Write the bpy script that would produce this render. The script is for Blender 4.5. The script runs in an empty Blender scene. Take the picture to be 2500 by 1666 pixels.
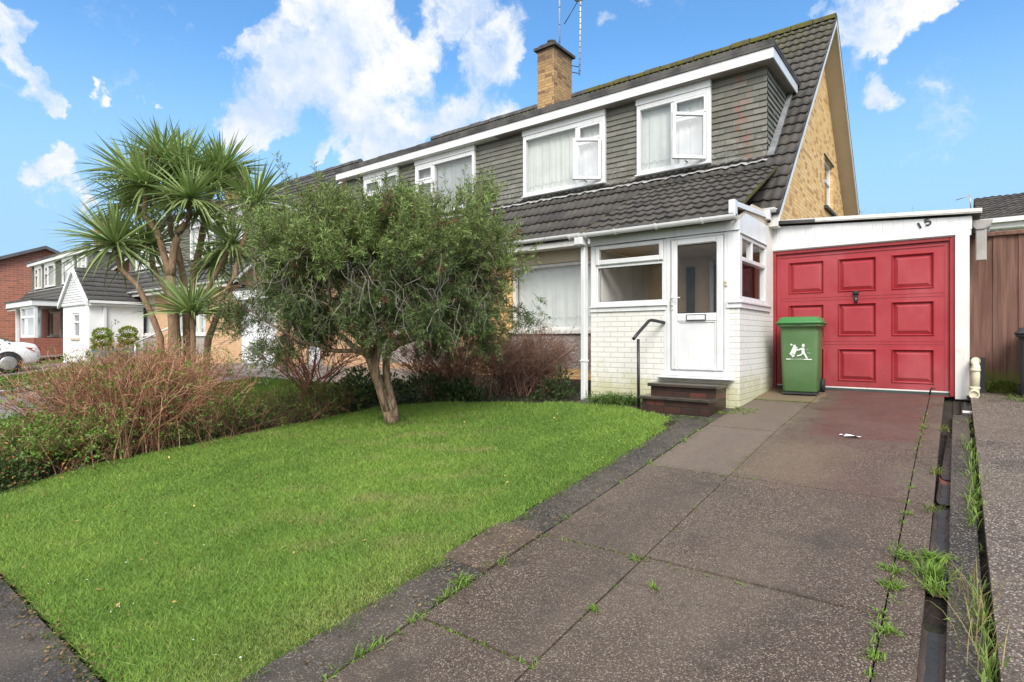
import bpy, math, random
import numpy as np
from mathutils import Vector, Matrix
random.seed(7); R = np.random.default_rng(11)
sc = bpy.context.scene
COL = sc.collection
rad = math.radians
# ------------------------------------------------------------------ camera, sky, sun, exposure
CAMZ = 1.7; YAW = rad(37.8); FPX = 1400.0
cd = bpy.data.cameras.new('camera'); cam = bpy.data.objects.new('camera', cd); COL.objects.link(cam)
cam.location = (0, 0, CAMZ); cam.rotation_euler = (rad(90), 0, YAW)
cd.sensor_width = 36; cd.lens = FPX / 2500 * 36; cd.shift_y = -0.002; cd.clip_start = 0.05; cd.clip_end = 3000
sc.camera = cam
sc.view_settings.view_transform = 'Standard'; sc.view_settings.look = 'None'
sc.view_settings.exposure = 0.8; sc.view_settings.gamma = 1.0; sc.view_settings.use_curve_mapping = False
SUN_AZ = rad(143)   # compass bearing of the sun, from +Y towards +X
SUN_EL = rad(42)
sl = bpy.data.lights.new('sun', 'SUN'); so = bpy.data.objects.new('sun', sl); COL.objects.link(so)
sl.energy = 2.3; sl.angle = rad(28); sl.color = (1.0, 0.955, 0.89)
sdir = Vector((math.sin(SUN_AZ) * math.cos(SUN_EL), math.cos(SUN_AZ) * math.cos(SUN_EL), math.sin(SUN_EL)))
so.rotation_euler = sdir.to_track_quat('Z', 'Y').to_euler(); so.location = sdir * 60

def nd(nt, t, ins=None, **kw):
    n = nt.nodes.new(t)
    for k, v in kw.items(): setattr(n, k, v)
    if ins:
        for k, v in ins.items():
            s = n.inputs[k]
            if isinstance(v, bpy.types.NodeSocket): nt.links.new(v, s)
            else: s.default_value = v
    return n
def mth(nt, op, a, b=0.0, clamp=False):
    return nd(nt, 'ShaderNodeMath', {0: a, 1: b}, operation=op, use_clamp=clamp).outputs[0]
def mixc(nt, f, a, b, mode='MIX'):
    return nd(nt, 'ShaderNodeMix', {0: f, 6: a, 7: b}, data_type='RGBA', blend_type=mode).outputs[2]
def smooth(nt, v, a, b, c=0.0, d=1.0):
    return nd(nt, 'ShaderNodeMapRange', {0: v, 1: a, 2: b, 3: c, 4: d}, interpolation_type='SMOOTHSTEP').outputs[0]
def c4(c): return (c[0], c[1], c[2], 1.0)
def noise(nt, vec, scale, detail=4.0, rough=0.55, out=0):
    return nd(nt, 'ShaderNodeTexNoise', {'Vector': vec, 'Scale': scale, 'Detail': detail, 'Roughness': rough}).outputs[out]

W = bpy.data.worlds.new('World'); sc.world = W; W.use_nodes = True
def build_world():
    nt = W.node_tree; nt.nodes.clear()
    sky = nd(nt, 'ShaderNodeTexSky', sky_type='NISHITA', sun_disc=False, sun_elevation=SUN_EL, sun_rotation=SUN_AZ,
             air_density=1.0, dust_density=0.6, ozone_density=2.2)
    hs = nd(nt, 'ShaderNodeHueSaturation', {'Hue': 0.497, 'Saturation': 1.22, 'Value': 1.5, 'Color': sky.outputs[0]})
    tc = nd(nt, 'ShaderNodeTexCoord'); d = nd(nt, 'ShaderNodeVectorMath', {0: tc.outputs['Generated']}, operation='NORMALIZE').outputs[0]
    # clouds far away: soft clumps in fixed compass directions, ragged by noise
    n1 = nd(nt, 'ShaderNodeTexNoise', {'Vector': d, 'Scale': 7.0, 'Detail': 7.0, 'Roughness': 0.62})
    off = nd(nt, 'ShaderNodeVectorMath', {0: n1.outputs['Color'], 1: (0.5, 0.5, 0.5)}, operation='SUBTRACT').outputs[0]
    off = nd(nt, 'ShaderNodeVectorMath', {0: off, 3: 0.16}, operation='SCALE').outputs[0]
    dd = nd(nt, 'ShaderNodeVectorMath', {0: d, 1: off}, operation='ADD').outputs[0]
    s_, c_ = math.sin(YAW), math.cos(YAW)
    def dirv(x, y):   # compass direction read off the photograph
        u = (x - 1250) / FPX; v = (828 - y) / FPX
        return Vector((-s_ + u * c_, c_ + u * s_, v)).normalized()
    blobs = [(850, 105, 150), (780, 180, 200), (690, 215, 150), (960, 200, 170), (890, 250, 130), (600, 270, 90), (555, 300, 60), (640, 130, 70),
             (1120, 60, 120), (1190, 130, 110), (1180, 230, 100), (1090, 280, 80), (1000, 290, 90), (930, 330, 55), (900, 375, 50), (1000, 340, 50), (1250, 290, 60), (1010, 20, 60),
             (95, 230, 62), (60, 190, 45), (130, 260, 40), (75, 50, 42), (20, 60, 50), (15, 130, 50), (250, 200, 22), (300, 215, 24), (245, 120, 18), (380, 245, 18),
             (130, 430, 62), (75, 440, 40), (170, 400, 40), (210, 490, 30), (790, 375, 30), (640, 320, 34), (1475, 60, 42), (1490, 95, 30),
             (2040, 5, 70), (2120, 45, 85), (2210, 35, 100), (2290, 25, 80), (2345, 15, 50), (2160, 115, 55), (2115, 215, 45), (2145, 250, 42), (2085, 262, 30), (1960, 22, 26)]
    acc = None
    for x, y, r in blobs:
        p = dirv(x, y); rr = 1.0 * r / math.sqrt(FPX ** 2 + (x - 1250) ** 2 + (y - 828) ** 2)
        dist = nd(nt, 'ShaderNodeVectorMath', {0: dd, 1: tuple(p)}, operation='DISTANCE').outputs['Value']
        m = smooth(nt, dist, 0.25 * rr, 1.25 * rr, 1.0, 0.0)
        acc = m if acc is None else mth(nt, 'ADD', acc, m)
    acc = mth(nt, 'MINIMUM', acc, 0.95)
    for x, y, r, k in ((1005, 40, 55, 1.2), (1090, 140, 45, .9), (1085, 210, 48, 1.0), (590, 190, 60, .7), (1000, 250, 80, .35), (720, 330, 70, .8), (1240, 230, 60, .6)):
        p = dirv(x, y); rr = 1.1 * r / math.sqrt(FPX ** 2 + (x - 1250) ** 2 + (y - 828) ** 2)
        dist = nd(nt, 'ShaderNodeVectorMath', {0: dd, 1: tuple(p)}, operation='DISTANCE').outputs['Value']
        acc = mth(nt, 'SUBTRACT', acc, smooth(nt, dist, 0.1 * rr, 1.2 * rr, k, 0.0))
    sx = nd(nt, 'ShaderNodeSeparateXYZ', {0: d})
    fb = noise(nt, dd, 8.0, 10.0, 0.62)
    mask = mth(nt, 'ADD', mth(nt, 'MULTIPLY', acc, .95), mth(nt, 'MULTIPLY', mth(nt, 'SUBTRACT', fb, 0.5), 2.9))
    mask = smooth(nt, mask, 0.24, 1.0)
    thin = mth(nt, 'MULTIPLY', smooth(nt, noise(nt, d, 4.5, 8.0, 0.66), 0.60, 0.80), 0.35)
    mask = mth(nt, 'MAXIMUM', mask, thin)
    # unseen bright cloud cover added behind the camera and overhead for soft neutral light
    back = smooth(nt, sx.outputs[1], 0.12, -0.30)
    back = mth(nt, 'MULTIPLY', back, smooth(nt, noise(nt, d, 2.2, 5.0), 0.30, 0.50))
    top = smooth(nt, sx.outputs[2], 0.72, 0.92)
    over = mth(nt, 'MAXIMUM', back, mth(nt, 'MULTIPLY', top, 0.8))
    shade = smooth(nt, mth(nt, 'ADD', noise(nt, d, 7.0, 7.0, .6), mth(nt, 'MULTIPLY', mth(nt, 'SUBTRACT', fb, .5), .5)), 0.34, 0.60)
    cc = mixc(nt, shade, c4((3.7, 4.5, 5.7)), c4((6.0, 6.0, 6.0)))
    # pale veil low over the houses
    low = smooth(nt, sx.outputs[2], 0.46, 0.12)
    base = mixc(nt, mth(nt, 'MULTIPLY', low, 0.93), hs.outputs[0], c4((2.35, 3.95, 5.8)))
    col = mixc(nt, over, mixc(nt, mask, base, cc), c4((9.4, 9.4, 9.5)))
    bg = nd(nt, 'ShaderNodeBackground', {'Color': col, 'Strength': 0.1})
    out = nd(nt, 'ShaderNodeOutputWorld', {'Surface': bg.outputs[0]})
build_world()
sc.cycles.max_bounces = 6; sc.cycles.diffuse_bounces = 3; sc.cycles.transparent_max_bounces = 8
sc.cycles.caustics_reflective = False; sc.cycles.caustics_refractive = False
W.cycles.sample_map_resolution = 1024 if hasattr(W, 'cycles') else 1024

# ------------------------------------------------------------------ terrain profile (rises away from the pavement)
GY = np.array([-40, -4, 0, 2.08, 6.46, 9.3, 14, 60, 400]); GZ = np.array([-.6, -.2, .01, .244, .736, .96, 1.1, 1.2, 1.2])
_ys = np.arange(-60, 80, .05); _zs = np.interp(_ys, GY, GZ); _k = np.ones(17) / 17
_zz = np.convolve(np.pad(_zs, 8, mode='edge'), _k, mode='valid')
def g(y): return np.interp(y, _ys, _zz)
def gf(y): return float(g(y))
def on_ray(x, y, d):  # point seen at photo pixel (x, y) at distance d along the view axis
    u = (x - 1250) / FPX; v = (828 - y) / FPX; s, c = math.sin(YAW), math.cos(YAW)
    return Vector(((-s + u * c) * d, (c + u * s) * d, CAMZ + v * d))
def on_ground(x, y, dz=0.0):
    t = .3
    while t < 120:
        p = on_ray(x, y, t)
        if p.z <= gf(p.y) + dz: return p
        t += .01
    return p

# ------------------------------------------------------------------ materials
MATS = {}
def newmat(name):
    m = bpy.data.materials.new(name); m.use_nodes = True; nt = m.node_tree; nt.nodes.clear()
    b = nd(nt, 'ShaderNodeBsdfPrincipled'); o = nd(nt, 'ShaderNodeOutputMaterial', {'Surface': b.outputs[0]})
    MATS[name] = m
    return m, nt, b
def objco(nt): return nd(nt, 'ShaderNodeTexCoord').outputs['Object']
def uvco(nt): return nd(nt, 'ShaderNodeUVMap', uv_map='UV').outputs[0]
def worldco(nt): return nd(nt, 'ShaderNodeNewGeometry').outputs['Position']
def bump(nt, b, h, strength=0.4, dist=0.01):
    bp = nd(nt, 'ShaderNodeBump', {'Height': h, 'Strength': strength, 'Distance': dist}); nt.links.new(bp.outputs[0], b.inputs['Normal'])
def setp(b, **k):
    nm = dict(rough='Roughness', metal='Metallic', spec='Specular IOR Level', coat='Coat Weight')
    for a, v in k.items(): b.inputs[nm[a]].default_value = v
def plain(name, c, c2=None, scale=3.0, rough=0.5, spec=0.4, metal=0.0, bmp=0.0, bscale=60.0, fine=0.0):
    m, nt, b = newmat(name); v = worldco(nt)
    c2 = c2 or tuple(x * .82 for x in c)
    f = smooth(nt, noise(nt, v, scale, 6.0, 0.6), 0.35, 0.68)
    col = mixc(nt, f, c4(c), c4(c2))
    if fine:
        col = mixc(nt, smooth(nt, noise(nt, v, bscale, 3.0), .55, .72), col, c4(tuple(x * (1 - fine) for x in c)))
    nt.links.new(col, b.inputs['Base Color']); setp(b, rough=rough, spec=spec, metal=metal)
    if bmp: bump(nt, b, noise(nt, v, bscale, 4.0), bmp, 0.006)
    return m
def rectmask(nt, v, x0, x1, y0, y1, soft):
    s = nd(nt, 'ShaderNodeSeparateXYZ', {0: v}); r = None
    for o, a, bb in ((s.outputs[0], x0, x1), (s.outputs[1], y0, y1)):
        m = mth(nt, 'MULTIPLY', smooth(nt, o, a - soft, a + soft), smooth(nt, o, bb - soft, bb + soft, 1.0, 0.0))
        r = m if r is None else mth(nt, 'MULTIPLY', r, m)
    return r
def brick(name, c1, c2, mortar, bw=.225, bh=.075, ms=.006, rough=.85, third=None, stain=None, msm=0.1, bmp=.5, algae=None, bias=0.0, dirt=.35, soot=False):
    m, nt, b = newmat(name); uv = uvco(nt); v = worldco(nt)
    def bt(a, bb, mo): return nd(nt, 'ShaderNodeTexBrick', {'Vector': uv, 'Color1': c4(a), 'Color2': c4(bb), 'Mortar': c4(mo), 'Scale': 1.0, 'Mortar Size': ms,
              'Mortar Smooth': msm, 'Bias': bias, 'Brick Width': bw, 'Row Height': bh})
    t = bt(c1, c2, mortar); col = t.outputs[0]
    if third:
        w = nd(nt, 'ShaderNodeTexBrick', {'Vector': uv, 'Color1': c4((0, 0, 0)), 'Color2': c4((1, 1, 1)), 'Mortar': c4((0, 0, 0)), 'Scale': 1.0, 'Mortar Size': ms,
              'Bias': -.15, 'Brick Width': bw, 'Row Height': bh}, offset=.5)
        # which bricks are of the third kind: coarse noise sampled brick by brick
        q = nd(nt, 'ShaderNodeVectorMath', {0: uv, 1: (bw, bh, 1)}, operation='DIVIDE').outputs[0]
        q = nd(nt, 'ShaderNodeVectorMath', {0: q}, operation='FLOOR').outputs[0]
        f = smooth(nt, nd(nt, 'ShaderNodeTexWhiteNoise', {'Vector': q}, noise_dimensions='3D').outputs[0], .70, .92)
        f = mth(nt, 'MULTIPLY', f, mth(nt, 'SUBTRACT', 1.0, t.outputs['Fac'], True))
        col = mixc(nt, f, col, c4(third))
    col = mixc(nt, mth(nt, 'MULTIPLY', smooth(nt, noise(nt, v, 2.2, 6.0, .65), .45, .75), dirt), col, c4(tuple(x * .55 for x in c1)))
    col = mixc(nt, mth(nt, 'MULTIPLY', smooth(nt, noise(nt, v, 55.0, 3.0), .5, .75), .22), col, c4(tuple(x * .6 for x in c2)))
    if algae:   # green growth low on the wall
        z0, z1, ac = algae; z = nd(nt, 'ShaderNodeSeparateXYZ', {0: v}).outputs[2]
        k = mth(nt, 'ADD', z, mth(nt, 'MULTIPLY', mth(nt, 'SUBTRACT', noise(nt, v, 4.0, 6.0, .7), .5), 0.9))
        col = mixc(nt, mth(nt, 'MULTIPLY', smooth(nt, k, z0, z1, 1.0, 0.0), .65), col, c4(ac))
    if soot:
        z = mth(nt, 'ADD', nd(nt, 'ShaderNodeSeparateXYZ', {0: v}).outputs[2], mth(nt, 'MULTIPLY', mth(nt, 'SUBTRACT', noise(nt, v, 3.0, 6.0, .7), .5), 1.2))
        col = mixc(nt, mth(nt, 'MULTIPLY', smooth(nt, z, 8.3, 9.0), .5), col, c4((.075, .058, .05)))
    if stain:
        col = mixc(nt, mth(nt, 'MULTIPLY', smooth(nt, noise(nt, v, stain[1], 6.0, .7), .5, .72), stain[2]), col, c4(stain[0]))
    nt.links.new(col, b.inputs['Base Color']); setp(b, rough=rough, spec=.25)
    h = mth(nt, 'ADD', mth(nt, 'MULTIPLY', t.outputs['Fac'], -1.0), mth(nt, 'MULTIPLY', noise(nt, v, 90.0, 4.0), .5))
    bump(nt, b, h, bmp, .006)
    return m
def tiles_mat(name, c1, c2, lichen=.5, rough=.62, moss=0.0):
    m, nt, b = newmat(name); uv = uvco(nt); v = worldco(nt)
    q = nd(nt, 'ShaderNodeVectorMath', {0: uv}, operation='FLOOR').outputs[0]
    wn = nd(nt, 'ShaderNodeTexWhiteNoise', {'Vector': q}, noise_dimensions='3D').outputs[0]
    col = mixc(nt, wn, c4(c1), c4(c2))
    col = mixc(nt, mth(nt, 'MULTIPLY', smooth(nt, noise(nt, v, 3.0, 7.0, .7), .42, .72), .6), col, c4((.10, .085, .065)))
    st = nd(nt, 'ShaderNodeVectorMath', {0: v, 1: (14, 2.5, 2.5)}, operation='MULTIPLY').outputs[0]
    col = mixc(nt, mth(nt, 'MULTIPLY', smooth(nt, noise(nt, st, 1.6, 5.0, .6), .52, .70), .55), col, c4((.02, .02, .021)))
    col = mixc(nt, mth(nt, 'MULTIPLY', smooth(nt, noise(nt, v, 9.0, 8.0, .75), .66, .72), lichen), col, c4((.36, .35, .31)))
    if moss:   # moss creeping down from the ridge
        y = mth(nt, 'ADD', nd(nt, 'ShaderNodeSeparateXYZ', {0: v}).outputs[1], mth(nt, 'MULTIPLY', mth(nt, 'SUBTRACT', noise(nt, v, 5.0, 7.0, .75), .5), 2.4))
        k = mth(nt, 'MULTIPLY', smooth(nt, y, 12.3, 13.7), smooth(nt, nd(nt, 'ShaderNodeSeparateXYZ', {0: v}).outputs[0], -3.4, -2.4, 1.0, .4))
        col = mixc(nt, mth(nt, 'MULTIPLY', k, moss), col, mixc(nt, smooth(nt, noise(nt, v, 8.0, 6.0, .7), .42, .58), c4((.06, .055, .045)), c4((.105, .105, .022))))
    fr = nd(nt, 'ShaderNodeVectorMath', {0: uv}, operation='FRACTION').outputs[0]
    fx = nd(nt, 'ShaderNodeSeparateXYZ', {0: fr}).outputs[0]
    j = mth(nt, 'MULTIPLY', smooth(nt, fx, 0.0, .05, 1.0, 0.0), .8)
    col = mixc(nt, j, col, c4((.012, .012, .012)))
    nt.links.new(col, b.inputs['Base Color']); setp(b, rough=rough, spec=.35)
    bump(nt, b, noise(nt, v, 70.0, 5.0), .35, .006)
    return m
def slate_mat(name, c1, c2, red=0.0, lich=.5):
    m, nt, b = newmat(name); uv = uvco(nt); v = worldco(nt)
    q = nd(nt, 'ShaderNodeVectorMath', {0: uv}, operation='FLOOR').outputs[0]
    wn = nd(nt, 'ShaderNodeTexWhiteNoise', {'Vector': q}, noise_dimensions='3D')
    col = mixc(nt, wn.outputs[0], c4(c1), c4(c2))
    sp = nd(nt, 'ShaderNodeSeparateXYZ', {0: v})
    zl = smooth(nt, sp.outputs[2], 6.0, 4.7)
    f = smooth(nt, mth(nt, 'ADD', noise(nt, v, 16.0, 8.0, .78), mth(nt, 'MULTIPLY', zl, .12)), .64, .72)
    col = mixc(nt, mth(nt, 'MULTIPLY', f, lich), col, c4((.38, .38, .35)))
    col = mixc(nt, mth(nt, 'MULTIPLY', smooth(nt, noise(nt, v, 1.1, 5.0, .7), .5, .7), .45), col, c4((.10, .08, .055)))
    if red:   # flaked red wash: a patch by the corner of the dormer
        k = rectmask(nt, v, -3.02, -2.78, 9.9, 10.3, .05)
        k = mth(nt, 'MULTIPLY', k, smooth(nt, noise(nt, v, 7.0, 6.0, .75), .50, .58))
        col = mixc(nt, mth(nt, 'MULTIPLY', k, red), col, c4((.30, .09, .07)))
    nt.links.new(col, b.inputs['Base Color']); setp(b, rough=.75, spec=.3)
    bump(nt, b, noise(nt, v, 60.0, 5.0), .3, .004)
    return m
def concrete(name, dark, mid, light, scale=85.0, red=False, bright=1.0, moss=0.25, rough=.52):
    m, nt, b = newmat(name); v = worldco(nt)
    vo = nd(nt, 'ShaderNodeTexVoronoi', {'Vector': v, 'Scale': scale, 'Randomness': 1.0}, feature='F1')
    rnd = nd(nt, 'ShaderNodeSeparateColor', {0: vo.outputs['Color']})
    vo2 = nd(nt, 'ShaderNodeTexVoronoi', {'Vector': v, 'Scale': scale * .42, 'Randomness': 1.0}, feature='F1')
    rnd2 = nd(nt, 'ShaderNodeSeparateColor', {0: vo2.outputs['Color']})
    col = mixc(nt, smooth(nt, rnd.outputs[0], .1, .8), c4(dark), c4(mid))
    edge = smooth(nt, vo.outputs['Distance'], .30, .62)
    col = mixc(nt, mth(nt, 'MULTIPLY', edge, .7), col, c4(tuple(x * .45 for x in dark)))
    col = mixc(nt, mth(nt, 'MULTIPLY', smooth(nt, rnd.outputs[1], .86, .93), .85), col, c4(light))
    peb = mth(nt, 'MULTIPLY', smooth(nt, rnd2.outputs[1], .90, .95), smooth(nt, vo2.outputs['Distance'], .28, .20))
    col = mixc(nt, mth(nt, 'MULTIPLY', peb, .8), col, c4(tuple(min(.5, x * 1.25) for x in light)))
    big = smooth(nt, noise(nt, v, .9, 6.0, .65), .38, .66)
    col = mixc(nt, mth(nt, 'MULTIPLY', big, .42), col, c4((.15, .118, .088)))
    col = mixc(nt, mth(nt, 'MULTIPLY', smooth(nt, noise(nt, v, 2.1, 7.0, .7), .50, .70), .6), col, c4((.040, .032, .027)))
    col = mixc(nt, mth(nt, 'MULTIPLY', smooth(nt, noise(nt, v, 6.5, 8.0, .75), .60, .70), .5), col, c4((.17, .14, .11)))
    if red:
        nn = mth(nt, 'MULTIPLY', mth(nt, 'SUBTRACT', noise(nt, v, 3.0, 6.0), .5), .5)
        wv = nd(nt, 'ShaderNodeVectorMath', {0: v, 1: nd(nt, 'ShaderNodeCombineXYZ', {0: nn, 1: mth(nt, 'MULTIPLY', nn, .25)}).outputs[0]}, operation='ADD').outputs[0]
        k = rectmask(nt, wv, -1.25, -.26, 6.48, 9.4, .10)
        col = mixc(nt, mth(nt, 'MULTIPLY', k, .50), col, c4((.115, .038, .036)))
        k2 = rectmask(nt, wv, -1.25, -.4, 4.9, 6.5, .3)
        col = mixc(nt, mth(nt, 'MULTIPLY', k2, .16), col, c4((.17, .08, .075)))
        cr = nd(nt, 'ShaderNodeTexVoronoi', {'Vector': nd(nt, 'ShaderNodeVectorMath', {0: v, 1: nd(nt, 'ShaderNodeVectorMath', {0: nd(nt, 'ShaderNodeTexNoise', {'Vector': v, 'Scale': 4.0, 'Detail': 5.0}).outputs['Color'], 3: .35}, operation='SCALE').outputs[0]}, operation='ADD').outputs[0], 'Scale': .55}, feature='DISTANCE_TO_EDGE').outputs['Distance']
        ck = mth(nt, 'MULTIPLY', smooth(nt, cr, .001, .005, 1.0, 0.0), smooth(nt, noise(nt, v, .8, 3.0), .50, .60))
        col = mixc(nt, mth(nt, 'MULTIPLY', ck, .32), col, c4((.022, .022, .014)))
        ty = mth(nt, 'MULTIPLY', mth(nt, 'MAXIMUM', rectmask(nt, wv, -1.95, -1.62, 1.0, 9.0, .10), rectmask(nt, wv, -.72, -.40, 1.0, 6.4, .10)), smooth(nt, noise(nt, v, .9, 6.0, .7), .40, .60))
        col = mixc(nt, mth(nt, 'MULTIPLY', ty, .34), col, c4((.045, .036, .030)))
        k3 = rectmask(nt, wv, -2.3, -1.46, 8.25, 9.4, .02)
        col = mixc(nt, mth(nt, 'MULTIPLY', k3, .55), col, c4((.25, .19, .115)))
        k4 = rectmask(nt, wv, -1.5, -.8, 4.9, 6.1, .25)
        col = mixc(nt, mth(nt, 'MULTIPLY', k4, .38), col, c4((.20, .155, .095)))
        k5 = mth(nt, 'MULTIPLY', rectmask(nt, wv, -2.25, -1.52, 4.9, 8.2, .08), .35)
        col = mixc(nt, k5, col, c4((.23, .18, .14)))
    if moss:
        col = mixc(nt, mth(nt, 'MULTIPLY', smooth(nt, noise(nt, v, 2.6, 7.0, .7), .60, .72), moss), col, c4((.055, .075, .02)))
    nt.links.new(col, b.inputs['Base Color'])
    nt.links.new(mth(nt, 'SUBTRACT', rough + .12, mth(nt, 'MULTIPLY', smooth(nt, noise(nt, v, 1.3, 5.0), .45, .65), .25)), b.inputs['Roughness']); setp(b, spec=.4)
    h = mth(nt, 'SUBTRACT', 1.0, vo.outputs['Distance'])
    bump(nt, b, h, .55, .006)
    return m
def leaf_mat(name, trans=.25, rough=.5, spec=.35):
    m, nt, b = newmat(name)
    at = nd(nt, 'ShaderNodeAttribute', attribute_name='Col').outputs['Color']
    nt.links.new(at, b.inputs['Base Color']); setp(b, rough=rough, spec=spec)
    tr = nd(nt, 'ShaderNodeBsdfTranslucent', {'Color': mixc(nt, .5, at, c4((.12, .20, .02)))})
    mx = nd(nt, 'ShaderNodeMixShader', {0: trans, 1: b.outputs[0], 2: tr.outputs[0]})
    out = [n for n in nt.nodes if n.type == 'OUTPUT_MATERIAL'][0]
    nt.links.new(mx.outputs[0], out.inputs[0])
    return m
def glass_mat(name, tint=(.9, .93, .92), refl=1.0):
    m, nt, b = newmat(name)
    gl = nd(nt, 'ShaderNodeBsdfGlossy', {'Color': c4((1, 1, 1)), 'Roughness': .02})
    tr = nd(nt, 'ShaderNodeBsdfTransparent', {'Color': c4(tint)})
    ge = nd(nt, 'ShaderNodeNewGeometry'); ca = mth(nt, 'ABSOLUTE', nd(nt, 'ShaderNodeVectorMath', {0: ge.outputs['Normal'], 1: ge.outputs['Incoming']}, operation='DOT_PRODUCT').outputs['Value'])
    fr = mth(nt, 'ADD', .075, mth(nt, 'MULTIPLY', mth(nt, 'POWER', mth(nt, 'SUBTRACT', 1.0, ca, True), 5.0), .9))
    wv = noise(nt, worldco(nt), 1.7, 2.0); bp = nd(nt, 'ShaderNodeBump', {'Height': wv, 'Strength': .03, 'Distance': .05})
    nt.links.new(bp.outputs[0], gl.inputs['Normal'])
    mx = nd(nt, 'ShaderNodeMixShader', {0: mth(nt, 'MULTIPLY', fr, refl, True), 1: tr.outputs[0], 2: gl.outputs[0]})
    out = [n for n in nt.nodes if n.type == 'OUTPUT_MATERIAL'][0]
    nt.links.new(mx.outputs[0], out.inputs[0])
    return m
def curtain_mat(name, c=(.80, .80, .77)):
    m, nt, b = newmat(name); v = worldco(nt)
    sp = nd(nt, 'ShaderNodeSeparateXYZ', {0: v})
    col = mixc(nt, smooth(nt, noise(nt, v, 3.0, 4.0), .4, .7), c4(c), c4(tuple(x * .9 for x in c)))
    nt.links.new(col, b.inputs['Base Color']); setp(b, rough=.9, spec=.1)
    tr = nd(nt, 'ShaderNodeBsdfTranslucent', {'Color': c4(c)})
    mx = nd(nt, 'ShaderNodeMixShader', {0: .25, 1: b.outputs[0], 2: tr.outputs[0]})
    out = [n for n in nt.nodes if n.type == 'OUTPUT_MATERIAL'][0]; nt.links.new(mx.outputs[0], out.inputs[0])
    return m

def streaky(name, c, c2, rough, amt, dirt=(.40, .37, .31)):
    m = plain(name, c, c2, 2.5, rough, .45, bscale=40); nt = m.node_tree; b = [n for n in nt.nodes if n.type == 'BSDF_PRINCIPLED'][0]; v = worldco(nt)
    q = nd(nt, 'ShaderNodeVectorMath', {0: v, 1: (7, 7, .7)}, operation='MULTIPLY').outputs[0]
    f = mth(nt, 'MULTIPLY', smooth(nt, noise(nt, q, 1.6, 6.0, .65), .50, .74), amt)
    f = mth(nt, 'MAXIMUM', f, mth(nt, 'MULTIPLY', smooth(nt, noise(nt, v, 5.0, 8.0, .75), .60, .72), amt * .8))
    src = b.inputs['Base Color'].links[0].from_socket
    nt.links.new(mixc(nt, f, src, c4(dirt)), b.inputs['Base Color']); return m
upvc = streaky('upvc white', (.72, .73, .745), (.66, .67, .68), .32, .30)
upvc2 = streaky('painted white trim', (.74, .735, .71), (.66, .645, .61), .45, .45)
cream = plain('cream paint', (.62, .54, .42), (.55, .47, .36), 3.0, .7, .3)
white_render = plain('white render', (.82, .82, .82), (.74, .74, .75), 1.2, .85, .2, bmp=.3, bscale=120)
felt = plain('roofing felt', (.045, .045, .047), (.11, .105, .10), 3.0, .8, .3, bmp=.4, bscale=60)
lead = plain('lead flashing', (.17, .18, .19), (.27, .27, .28), 5.0, .5, .5, bmp=.4, bscale=25)
apron_m = plain('weathered lead apron', (.25, .25, .25), (.40, .40, .39), 7.0, .7, .3, bmp=.5, bscale=25)
soffit_m = plain('beige soffit board', (.56, .48, .40), (.50, .43, .36), 2.0, .6, .3)
red_paint = None
blackm = plain('black metal', (.018, .018, .02), (.03, .03, .03), 8, .4, .5)
blackp = plain('black plastic', (.02, .021, .023), (.035, .035, .036), 5, .45, .5, bmp=.1)
alu = plain('grey aluminium', (.45, .44, .42), (.33, .31, .28), 9, .4, .5, metal=.6)
rubber = plain('rubber', (.02, .02, .02), (.035, .034, .033), 9, .7, .3)
greenp = streaky('green bin plastic', (.078, .165, .056), (.105, .19, .082), .5, .22, (.13, .15, .09))
greenlid = plain('green lid plastic', (.045, .20, .05), (.06, .19, .06), 3, .42, .5, bmp=.06, bscale=200)
whitepr = plain('white print', (.75, .76, .75), (.66, .68, .66), 9, .6, .3)
yb = brick('buff yellow brick', (.70, .42, .15), (.78, .55, .27), (.50, .34, .18), third=(.47, .25, .10), stain=((.42, .28, .18), 2.6, .3), dirt=.10, ms=.007)
ob = brick('orange brick', (.58, .35, .20), (.66, .43, .26), (.42, .30, .20), dirt=.2)
chb = brick('sooty buff brick', (.52, .33, .15), (.38, .24, .11), (.20, .15, .11), bw=.215, third=(.22, .12, .07), stain=((.085, .065, .055), 1.6, .85), dirt=.5, soot=True, ms=.006)
rb = brick('red brick', (.30, .085, .055), (.23, .07, .05), (.30, .22, .18), dirt=.25, bias=.1)
rbf = brick('far red brick', (.48, .17, .11), (.30, .12, .085), (.42, .30, .24), bw=.45, bh=.15, ms=.012, dirt=.2)
wb = brick('white painted brick', (.76, .75, .715), (.73, .72, .69), (.64, .63, .59), ms=.008, rough=.6, msm=.4, bmp=.8, dirt=.06, algae=(.95, 1.34, (.44, .43, .18)))
stepb = brick('dark wet step brick', (.042, .024, .019), (.065, .028, .021), (.022, .02, .017), bw=.225, bh=.085, rough=.38, stain=((.022, .022, .018), 4.0, .8), dirt=.4, third=(.13, .042, .03))
stepslab = plain('wet step slab', (.065, .048, .036), (.032, .027, .021), 5, .25, .5, bmp=.3, bscale=50)
tileA = tiles_mat('grey roof tiles', (.040, .038, .037), (.074, .068, .062), .6, moss=.85)
tileB = tiles_mat('distant roof tiles', (.055, .053, .052), (.085, .08, .075), .35)
slateA = slate_mat('green grey hung slate', (.130, .130, .112), (.19, .185, .16), red=.5, lich=.55)
slateB = slate_mat('green grey hung slate far', (.115, .12, .095), (.15, .155, .12), lich=.3)
glass = glass_mat('window glass')
glassd = glass_mat('porch glass', (.96, .95, .93), .42)
curt = curtain_mat('net curtain', (.88, .88, .86)); blind = curtain_mat('vertical blind', (.50, .52, .55))
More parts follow.
